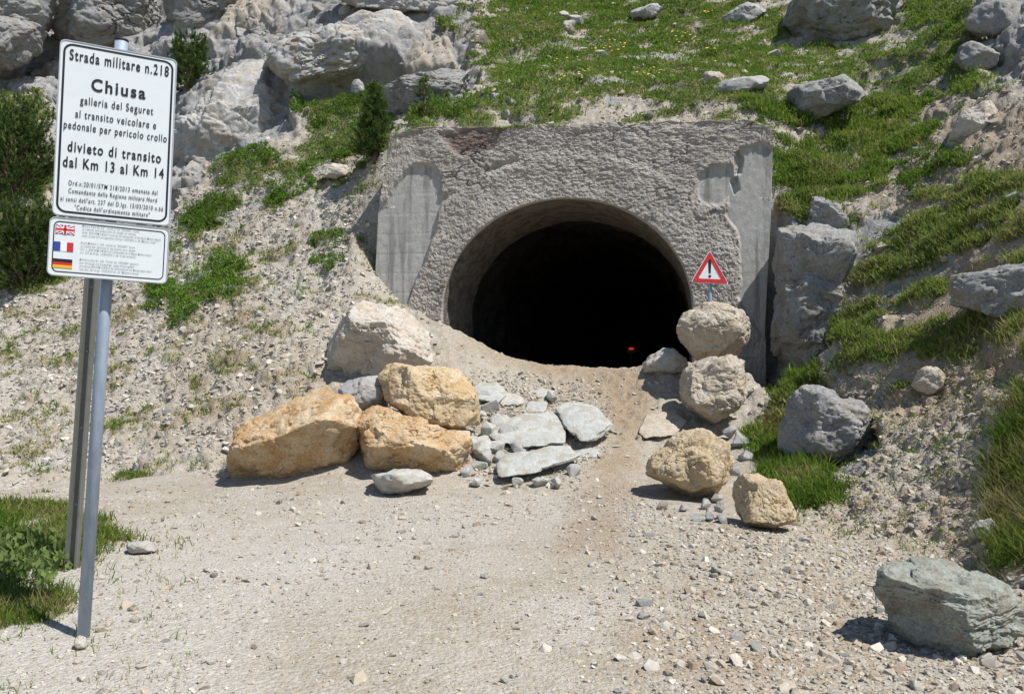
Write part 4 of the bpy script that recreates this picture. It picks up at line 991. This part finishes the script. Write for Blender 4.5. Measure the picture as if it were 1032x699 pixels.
for k, (rt_, (uf, vf)) in enumerate(zip(rows_t, [(65.8, 231.5), (64.2, 248.5), (63, 265.5)])):
    fa, fb = loc(f2r, uf, vf); flags_c.append((fa, fb))
    for j, s in enumerate(rt_):
        L.append((s, fa + .085, fb + .028 - .0185 * j, .40 * (len(s) / 78) + .03, .0088, .004, 'l'))
lettering(L, f2r, pn2, M_ink, 'text_block')
def quad(mb, fr, ca, cb, a0, a1, b0, b1, dz): mb.prism([(ca + a0, cb + b0), (ca + a1, cb + b0), (ca + a1, cb + b1), (ca + a0, cb + b1)], fr, .001, dz)
fw_, fh_ = .048, .026
def flag(ca, cb, bits):
    mb = MB(); mats = []; idx = []
    for k, (mat, polys, dz) in enumerate(bits):
        mats.append(mat); n0 = len(mb.f)
        for p in polys: mb.prism([(ca + x, cb + y) for x, y in p], f2r, .0008, dz)
        idx += [k] * (len(mb.f) - n0)
    o = mb.build('flag', mats[0], pn2)
    for m_ in mats[1:]: o.data.materials.append(m_)
    if len(idx) == len(o.data.polygons): o.data.polygons.foreach_set('material_index', np.array(idx, np.int32))
bx = lambda a0, a1, b0, b1: [(a0, b0), (a1, b0), (a1, b1), (a0, b1)]
A, B = fw_, fh_
def diag(w):
    l = math.hypot(A, B); nx, ny = -B / l * w, A / l * w; out = []
    for sx_ in (1, -1):
        p = [(-A, -B), (-A + .006, -B), (A, B - .004), (A, B), (A - .006, B), (-A, -B + .004)]
        p = [(-A, -B), (-A + 2.2 * w, -B), (A, B - 1.2 * w), (A, B), (A - 2.2 * w, B), (-A, -B + 1.2 * w)]
        out.append([(x * sx_, y) for x, y in (p if sx_ == 1 else p[::-1])])
    return out
flag(*flags_c[0], [(M_blue, [bx(-A, A, -B, B)], .002), (M_wht, diag(.008) , .0026), (M_fred, diag(.003), .003), (M_wht, [bx(-.010, .010, -B, B), bx(-A, A, -.010, .010)], .0034), (M_fred, [bx(-.006, .006, -B, B), bx(-A, A, -.006, .006)], .0038)])
flag(*flags_c[1], [(M_wht, [bx(-A, A, -B, B)], .002), (M_blue, [bx(-A, -A / 3, -B, B)], .0028), (M_fred, [bx(A / 3, A, -B, B)], .0028)])
flag(*flags_c[2], [(M_fred, [bx(-A, A, -B, B)], .002), (M_ink, [bx(-A, A, B / 3, B)], .0028), (M_gold, [bx(-A, A, -B, -B / 3)], .0028)])

# second, older post just behind
q0 = hit(72, 572); q1 = P(98, 205, q0[1] * .985)
post = tag(empty('sign_post', q0), 'dull olive grey steel channel post standing just behind the road closure sign', 'post')
ax = q1 - q0; ax /= np.linalg.norm(ax); rgt = np.cross([0, 1, 0], ax); rgt = rgt / np.linalg.norm(rgt); fwd_ = np.cross(ax, rgt)
fwd_ = fwd_ if fwd_ @ np.array([0, -1, 0]) > 0 else -fwd_
k_ = .044
prof = [(-k_, -.03), (-k_, .03), (-k_ + .012, .03), (-k_ + .012, -.015), (k_ - .012, -.015), (k_ - .012, .03), (k_, .03), (k_, -.03)]
b = MB(); ln = np.linalg.norm(q1 - q0)
b.prism(prof, (np.zeros(3), rgt, fwd_, ax), -.3, ln); b.build('channel', M_profile, post)
for hz in (.5, 1.1, 1.7, 2.2):
    b = MB(); b.tube([ax * hz + fwd_ * -.016, ax * hz + fwd_ * -.004], .009, 8); b.build('bolt', M_galv, post)

# triangular warning sign
ws = P(716, 300, 14.05); wt = P(716, 262, 14.05)
wsg = tag(empty('warning_sign', ws), 'red and white triangular warning sign with exclamation mark above the right boulder', 'sign')
px = 14.05 / F
b = MB(); b.tube([np.array([0, .03, -.75]), np.array([0, .03, (wt - ws)[2]])], .035, 14); b.build('post', M_galv, wsg, True)
tc = P(715.3, 274, 14.0) - ws; fr = (tc, np.array([.985, -.03, -.05]), np.array([.0, .0, 1.]), np.array([0, -1., 0]))
def tri(s, r=.05, n=4):
    vs = [np.array([0, 1.13]), np.array([-1.0, -.60]), np.array([1.0, -.60])]; out = []
    for i in range(3):
        p = vs[i] * s; d0 = vs[(i - 1) % 3] * s - p; d1 = vs[(i + 1) % 3] * s - p; d0 /= np.linalg.norm(d0); d1 /= np.linalg.norm(d1)
        for k in range(n + 1):
            t_ = k / n; out.append(tuple(p + (d0 * (1 - t_) ** 2 + d1 * t_ ** 2) * r))
    return out
S = 19.5 * px
b = MB(); b.prism(tri(S), fr, -.012, .0); pl = b.build('plate', M_wht, wsg)
b = MB(); b.ring(tri(S * .955), tri(S * .60, .03), fr, .0, .006); b.build('red_border', M_redp, pl)
b = MB(); b.prism([(-.028, .22), (.028, .22), (.016, -.02), (-.016, -.02)], fr, .0, .006); b.prism([(.024 * math.cos(a), -.075 + .024 * math.sin(a)) for a in np.linspace(0, 6.28, 12, endpoint=False)], fr, .0, .006)
b.build('exclamation_mark', M_ink, pl)
b = MB(); b.tube([tc + np.array([-.1, .025, -.1]), tc + np.array([.1, .025, -.1])], .012, 8); b.build('clamp', M_galv, wsg)

# ------------------------------------------------------------------ grass
M_blade = vcol_mat('grass blades', translucent=.3)
GREENS = np.array([(.112, .198, .032), (.15, .24, .038), (.078, .142, .026), (.205, .265, .052), (.26, .245, .09), (.34, .29, .15)])
def grass_field(name, weight, ntuft, blades, hmin, hmax, width, label, cat='grass', pal=(4, 4, 3, 2, 1, .6), spread=.06, lean=.45, kind='stuff'):
    ntuft = int(ntuft * 1.3); pos, nor, c = sample(weight, ntuft, roundabout); n = ntuft * blades
    p = np.repeat(pos, blades, 0) + rng.normal(0, spread, (n, 3)) * np.array([1, 1, .15]); nn = np.repeat(nor, blades, 0)
    p -= nn * .01
    th_ = np.repeat(rng.uniform(.6, 1.25, ntuft), blades); h = (hmin + (hmax - hmin) * rng.random(n) ** 1.5) * th_
    scl = np.maximum(1, p[:, 1] / 15); wd = np.maximum(width, p[:, 1] / F * .55) * rng.uniform(.7, 1.3, n)
    d = nn * .35 + np.array([0, 0, .75]) + rng.normal(0, lean, (n, 3)) * np.array([1, 1, .2]); d /= np.linalg.norm(d, axis=1, keepdims=True)
    sd = np.stack([np.cos(a := rng.uniform(0, 6.28, n)), np.sin(a), np.zeros(n)], -1)
    bend = rng.normal(0, .35, (n, 3)) * np.array([1, 1, .0]) + np.array([0, 0, -.12])
    m1 = p + d * (h * .55)[:, None]; tip = p + d * h[:, None] + bend * h[:, None] * .8
    V = np.stack([p - sd * wd[:, None], p + sd * wd[:, None], m1 + sd * wd[:, None] * .75 + bend * h[:, None] * .15, m1 - sd * wd[:, None] * .75 + bend * h[:, None] * .15, tip], 1).reshape(-1, 3)
    b0 = np.arange(n) * 5
    T = np.concatenate([np.stack([b0, b0 + 1, b0 + 2], -1), np.stack([b0, b0 + 2, b0 + 3], -1), np.stack([b0 + 3, b0 + 2, b0 + 4], -1)])
    pw = np.array(pal, float); pr = pw / pw.sum(); cdf = np.cumsum(pr); qn = np.clip(.5 + .62 * vnoise(pos * 1.6, 500) + rng.normal(0, .2, ntuft), 0, .999); tw = GREENS[np.array([2, 0, 1, 3, 4, 5])][np.searchsorted(np.cumsum(pr[[2, 0, 1, 3, 4, 5]]) - 1e-9, qn)] * rng.uniform(.75, 1.25, (ntuft, 1))
    cc_ = np.repeat(tw, blades, 0) * (.72 if name == 'tall_grass' else 1) * rng.uniform(.8, 1.2, (n, 1)); dr = f_dry[np.repeat(c, blades)] * np.repeat(rng.random(ntuft) ** 1.5, blades) * .9
    cc_ = cc_ * (1 - dr[:, None]) + np.array([.30, .255, .13]) * dr[:, None]
    o = mesh_np(name, V, T, M_blade, smooth=False, attrs={'col': np.repeat(cc_, 5, 0)})
    return tag(o, label, cat, kind=kind)
gsel = f_grass ** 1.2
notnear = (yq > 12.2)
grass_field('grass', farea * gsel * notnear * (fv < 140) * (fu > 380), 30000, 6, .04, .11, .006, 'bright green alpine meadow on the slope above the portal', pal=(4, 5, 3, 3, .8, .4), spread=.07)
grass_field('grass', farea * gsel * (fu > 740) * (fv > 100) * (yq > 9.0), 13000, 9, .05, .17, .005, 'olive tufted grass on the slope right of the portal', pal=(3, 3, 3, 2, 2, 1.5), spread=.07)
grass_field('grass', farea * gsel * notnear * (fu < 400), 14000, 7, .04, .11, .006, 'green patches of turf on the scree and cliff left of the portal', pal=(5, 4, 4, 2, .5, .5), spread=.07)
g4 = fmask(inpoly([(757,420),(775,395),(800,372),(835,376),(805,410),(795,450),(850,480),(840,505),(800,512),(765,480)]))
grass_field('tall_grass', farea * g4, 800, 12, .08, .30, .004, 'tall bright grass at the foot of the rock right of the tunnel', pal=(4, 3, 3, 3, 2, 1.2), spread=.05, lean=.3)
g5 = fmask(inpoly([(1000,570),(992,500),(1012,430),(1034,390),(1300,350),(1300,590)]))
grass_field('tall_grass', farea * g5, 900, 16, .10, .34, .0035, 'long overhanging grass on the bank at the right edge', pal=(2, 1, 5, 2, 4, 4), spread=.05, lean=.4)
g9 = f_grass * (yq < 9) * (fu < 300)
grass_field('tall_grass', farea * g9, 3600, 9, .03, .17, .0022, 'green roadside grass round the sign posts', pal=(4, 4, 2, 3, 3, 2.5), spread=.04)
g12 = f_grass * (yq >= 9) * (yq <= 12.5) + .0
grass_field('grass', farea * (g12 + .16 * (f_scree > .3) * (yq < 22) * (fmask(patch) > .12) + .03 * (yq < 8) * (fu < 200) + .08 * f_rs), 8500, 8, .03, .11, .003, 'sparse dry tufts on stony ground', pal=(2, 2, 2, 1, 4, 3), spread=.05)

tops = W[-1]; tops = tops[(tops[:, 2] > 6.2)]
tk = tops[rng.integers(0, len(tops), 420)]; keep_t = vnoise(tk * 1.1, 610) > .0; tk = tk[keep_t]; nb_ = 12; pb = np.repeat(tk, nb_, 0) + rng.normal(0, .06, (len(tk) * nb_, 3)) * np.array([1, 1, .2]) + np.array([0, .08, -.03])
db = rng.normal(0, .5, pb.shape) + np.array([0, -.35, .7]); db /= np.linalg.norm(db, axis=1, keepdims=True); lb_ = rng.uniform(.05, .16, len(pb))[:, None]; sb = np.cross(db, rng.normal(0, 1, pb.shape)); sb /= np.linalg.norm(sb, axis=1, keepdims=True)
Vt = np.stack([pb - sb * .008, pb + sb * .008, pb + db * lb_ + np.array([0, 0, -.3]) * lb_], 1).reshape(-1, 3)
tag(mesh_np('grass', Vt, np.arange(len(Vt)).reshape(-1, 3), M_blade, smooth=False, attrs={'col': np.repeat(GREENS[rng.integers(0, 6, len(pb))], 3, 0)}), 'ragged grass hanging over the top edge of the concrete portal', 'grass', kind='stuff')

# yellow flowers
pos, nor, c = sample(farea * f_grass * (vnoise(FA[:, 0] * .9, 77) > .25) * ((inpoly([(540,80),(720,10),(720,100),(560,112)], 20, 20).ravel()[Q].mean(1) > .4) | (fmask(inpoly([(860,335),(960,320),(990,350),(900,385)], 20, 20)) > .4)), 90)
Vs = []; Fs = []
for k, p in enumerate(pos):
    r = p[1] / F * rng.uniform(.7, 1.4); h = rng.uniform(.1, .2); n0 = len(Vs)
    for j in range(6):
        a = j * 1.0472; Vs.append(p + np.array([r * math.cos(a), r * math.sin(a) * .7, h + r * .6 * math.sin(a)]))
    Fs.append(tuple(n0 + j for j in range(6)))
tag(mesh_np('wildflowers', np.array(Vs), Fs, plain('yellow petals', (.65, .48, .02), .8), smooth=False), 'tiny yellow flowers dotted through the slope grass', 'flowers', kind='stuff')

# ------------------------------------------------------------------ low shrub mats
M_leaf = vcol_mat('shrub leaves', translucent=.25)
def leaves(pos, size, cols, upward=.5):
    n = len(pos); d = rng.normal(0, 1, (n, 3)); d[:, 2] = np.abs(d[:, 2]) * .6 + upward; d /= np.linalg.norm(d, axis=1, keepdims=True)
    s = np.cross(d, rng.normal(0, 1, (n, 3))); s /= np.linalg.norm(s, axis=1, keepdims=True); size = size[:, None]
    V = np.stack([pos - d * size * .5, pos + s * size * .30, pos + d * size * .6, pos - s * size * .30], 1).reshape(-1, 3)
    b0 = np.arange(n) * 4
    return V, np.stack([b0, b0 + 1, b0 + 2, b0 + 3], -1), np.repeat(cols, 4, 0)
def mat_shrub(poly, n, lab, high=.28, bright=1.0, cov=.5):
    ms = fmask(inpoly(poly, 8, 16)); w = farea * (ms > .5) * (.15 + sstep(-.15, .3, fmask(patch)))
    pos, nor, c = sample(w, int(n * 1.5)); n = len(pos); mound = .35 + .65 * sstep(-.3, .5, vnoise(pos * 1.8, 400) + .6 * vnoise(pos * 4.5, 401))
    hh = .62 * high * mound * rng.random(n) ** .45
    pos = pos + (nor * .5 + np.array([0, 0, .7])) * hh[:, None]
    base = np.array([(.115, .20, .034), (.15, .25, .04), (.08, .145, .025)])[rng.integers(0, 3, n)] * rng.uniform(.75, 1.2, (n, 1)) * bright
    V, Fc, cc_ = leaves(pos, np.maximum(.035, pos[:, 1] / F * 1.5) * rng.uniform(.8, 1.4, n), base)
    cen = pos.mean(0)
    o = mesh_np('low_shrub', V - cen, Fc, M_leaf, smooth=False, attrs={'col': cc_}, loc=cen)
    tag(o, lab, 'shrub', 'low shrubs on the left slope')
mat_shrub([(138,312),(160,285),(200,266),(240,255),(252,270),(225,298),(190,320),(165,325)], 9000, 'bright green creeping shrub on the scree beside the sign', .35, 1.15)
mat_shrub([(288,92),(330,80),(398,84),(388,112),(360,128),(320,130),(295,120)], 7000, 'green mat of shrub in the hollow under the cliff overhang', .3)
mat_shrub([(202,162),(212,144),(245,140),(285,158),(275,168),(230,165)], 3500, 'small green shrub mat at the foot of the pale cliff', .3)
mat_shrub([(255,205),(285,178),(325,160),(375,135),(372,152),(335,170),(300,195),(268,212)], 6000, 'long diagonal shrub mat running down from the small conifer', .28)
mat_shrub([(168,244),(180,215),(215,196),(245,195),(238,212),(200,232)], 3500, 'dark green shrub mat right of the sign board', .32, .8)
mat_shrub([(432,120),(440,104),(462,96),(480,100),(478,114),(455,122)], 2500, 'rounded shrub on the portal top beside the sapling', .4, 1.1)
mat_shrub([(312,268),(318,255),(340,250),(345,262),(330,272)], 900, 'tiny green shrub on the scree near the portal edge', .22)
mat_shrub([(310,246),(318,232),(342,226),(348,238),(330,250)], 900, 'small shrub a little higher on the scree near the portal', .22)
mat_shrub([(760,132),(772,124),(786,150),(792,195),(782,200),(770,170)], 1800, 'grassy shrub hanging over the right corner of the portal', .3, 1.1)
mat_shrub([(905,165),(940,140),(965,150),(960,175),(930,190),(900,185)], 3000, 'dark green shrub below the pale beige boulder', .35, .8)

# ------------------------------------------------------------------ conifers
M_needle = vcol_mat('conifer needles', translucent=.12)
M_bark = rock_mat('pine bark', (.16, .11, .075), (.22, .17, .12), (.07, .05, .035), None, 6.0)
def needles(tips, dirs, nn, ln, wd, shade):
    n = len(tips) * nn; p = np.repeat(tips, nn, 0); d = np.repeat(dirs, nn, 0) * .9 + rng.normal(0, .55, (n, 3)); d /= np.linalg.norm(d, axis=1, keepdims=True)
    s = np.cross(d, rng.normal(0, 1, (n, 3))); s /= np.linalg.norm(s, axis=1, keepdims=True); L_ = ln * rng.uniform(.6, 1.2, n)
    p = p - np.repeat(dirs, nn, 0) * (rng.random(n) * ln * .9)[:, None]
    V = np.stack([p - s * wd, p + s * wd, p + d * L_[:, None]], 1).reshape(-1, 3); b0 = np.arange(n) * 3
    col = np.repeat(np.array([(.060, .105, .030), (.085, .135, .036), (.042, .075, .024), (.12, .165, .05)])[rng.integers(0, 4, len(tips))], nn, 0) * rng.uniform(.8, 1.25, (n, 1)) * shade
    return V, np.stack([b0, b0 + 1, b0 + 2], -1), np.repeat(col, 3, 0)
def conifer(u, vb, vt, halfw_px, name, label, conical, nbr, nn=26, group=None, shade=1.0, Y=None):
    base = hit(u, vb) if Y is None else P(u, vb, Y)
    if Y is None:
        gz_, _ = gz(base[0], base[1] + .1); base = np.array([base[0], base[1] + .15, gz_ - .05])
    h = (vb - vt) * base[1] / F; hw = halfw_px * base[1] / F
    root = tag(empty(name, base), label, 'conifer' if conical else 'pine shrub', group)
    tb = MB(); tips = []; dirs = []
    if conical: tb.tube([(0, 0, -.2), (.03, 0, h * .4), (0, .02, h * .97)], [.05 + h * .015, .035, .008], 8)
    else:
        for k in range(5):
            a = k * 1.26 + .4; tb.tube([(0, 0, -.15), (.3 * hw * math.cos(a), .3 * hw * math.sin(a), h * .3), (.7 * hw * math.cos(a), .55 * hw * math.sin(a) + .2, h * .5)], [.05, .035, .012], 7)
    for k in range(nbr):
        if conical:
            z = h * (.04 + .94 * rng.random() ** .9); r = hw * (1 - z / h) ** .75 * rng.uniform(.65, 1.1) + .03; a = rng.uniform(0, 6.28)
            s0 = np.array([0, 0, z - .1 * r]); e = np.array([r * math.cos(a), r * math.sin(a), z + r * .35])
        else:
            a = rng.uniform(0, 6.28); el = rng.random() ** .8; rr_ = hw * (.35 + .65 * math.sqrt(1 - (el * .92) ** 2)) * rng.uniform(.75, 1.08) * (1 + .18 * math.sin(3 * a + 1))
            e = np.array([rr_ * math.cos(a), rr_ * .8 * math.sin(a), h * el * rng.uniform(.82, 1.05)]); s0 = np.array([e[0] * .35, e[1] * .35, e[2] * .45])
        d = e - s0; l_ = np.linalg.norm(d); d /= l_; m_ = max(2, int(l_ / .12))
        for j in range(m_):
            f = (j + 1) / m_
            if f < .3: continue
            dd_ = d + rng.normal(0, .35, 3) + np.array([0, 0, .35]); dd_ /= np.linalg.norm(dd_)
            tips.append(s0 + (e - s0) * f + rng.normal(0, .05, 3)); dirs.append(dd_)
        if k % 2 == 0: tb.tube([s0, e], [.012, .005], 4, False)
    V, Fc, cc_ = needles(np.array(tips), np.array(dirs), nn, .13, max(.007, base[1] / F * .36), shade)
    tb.build('trunk', M_bark, root, True)
    mesh_np('crown', V, Fc, M_needle, root, smooth=False, attrs={'col': cc_})
conifer(377, 162, 86, 22, 'conifer', 'small dense dark green conifer beside the top left corner of the portal', True, 420, 22)
conifer(426, 124, 80, 9, 'conifer', 'thin young conifer sapling behind the portal top', True, 46, 12)
conifer(188, 96, 30, 21, 'mountain_pine', 'dark mountain pine behind the sign board at the edge of the pale cliff', False, 170, 22, 'mountain pines')
conifer(12, 200, 92, 44, 'mountain_pine', 'spreading green mountain pine, upper of two left of the sign', False, 300, 20, 'mountain pines', .95)
conifer(24, 294, 196, 38, 'mountain_pine', 'dark bushy mountain pine, lower of two left of the sign', False, 300, 20, 'mountain pines', .7)
conifer(-45, 260, 150, 40, 'mountain_pine', 'mountain pine at the far left frame edge', False, 260, 18, 'mountain pines') if False else None

# broad leaved weeds in the roadside grass
pos, nor, c = sample(farea * (fmask(inpoly([(-30,548),(60,548),(75,572),(40,598),(-30,600)], 6, 8)) > .5), 900)
V, Fc, cc_ = leaves(pos + np.array([0, 0, 1.]) * (rng.random(900) * .16)[:, None], rng.uniform(.04, .09, 900), np.array([(.12, .165, .055)]) * rng.uniform(.8, 1.4, (900, 1)), .9)
tag(mesh_np('weeds', V, Fc, M_leaf, smooth=False, attrs={'col': cc_}), 'low broad leaved weeds in the roadside grass by the posts', 'weeds', kind='stuff')

# ------------------------------------------------------------------ light
EL = math.radians(58); trav = np.array([-.82, .57]); trav /= np.linalg.norm(trav)
sd = np.array([trav[0] * math.cos(EL), trav[1] * math.cos(EL), -math.sin(EL)])
sun = bpy.data.lights.new('sun', 'SUN'); sun.energy = 4.6; sun.angle = math.radians(.5); sun.color = (1, .975, .94)
so = bpy.data.objects.new('sun', sun); COL.objects.link(so); so.rotation_euler = Vector(sd).to_track_quat('-Z', 'Y').to_euler(); so.location = (0, 0, 30)
w = bpy.data.worlds.new('World'); scene.world = w; w.use_nodes = True; nt = w.node_tree
sky = nt.nodes.new('ShaderNodeTexSky'); sky.sky_type = 'NISHITA'; sky.sun_disc = False; sky.sun_elevation = EL; sky.sun_rotation = math.atan2(-trav[0], -trav[1]); sky.altitude = 2000
nt.links.new(sky.outputs[0], nt.nodes['Background'].inputs[0]); nt.nodes['Background'].inputs[1].default_value = .098
scene.view_settings.view_transform = 'Standard'; scene.view_settings.look = 'None'; scene.view_settings.exposure = 0.33; scene.view_settings.gamma = 1
scene.cycles.max_bounces = 6; scene.cycles.use_denoising = True
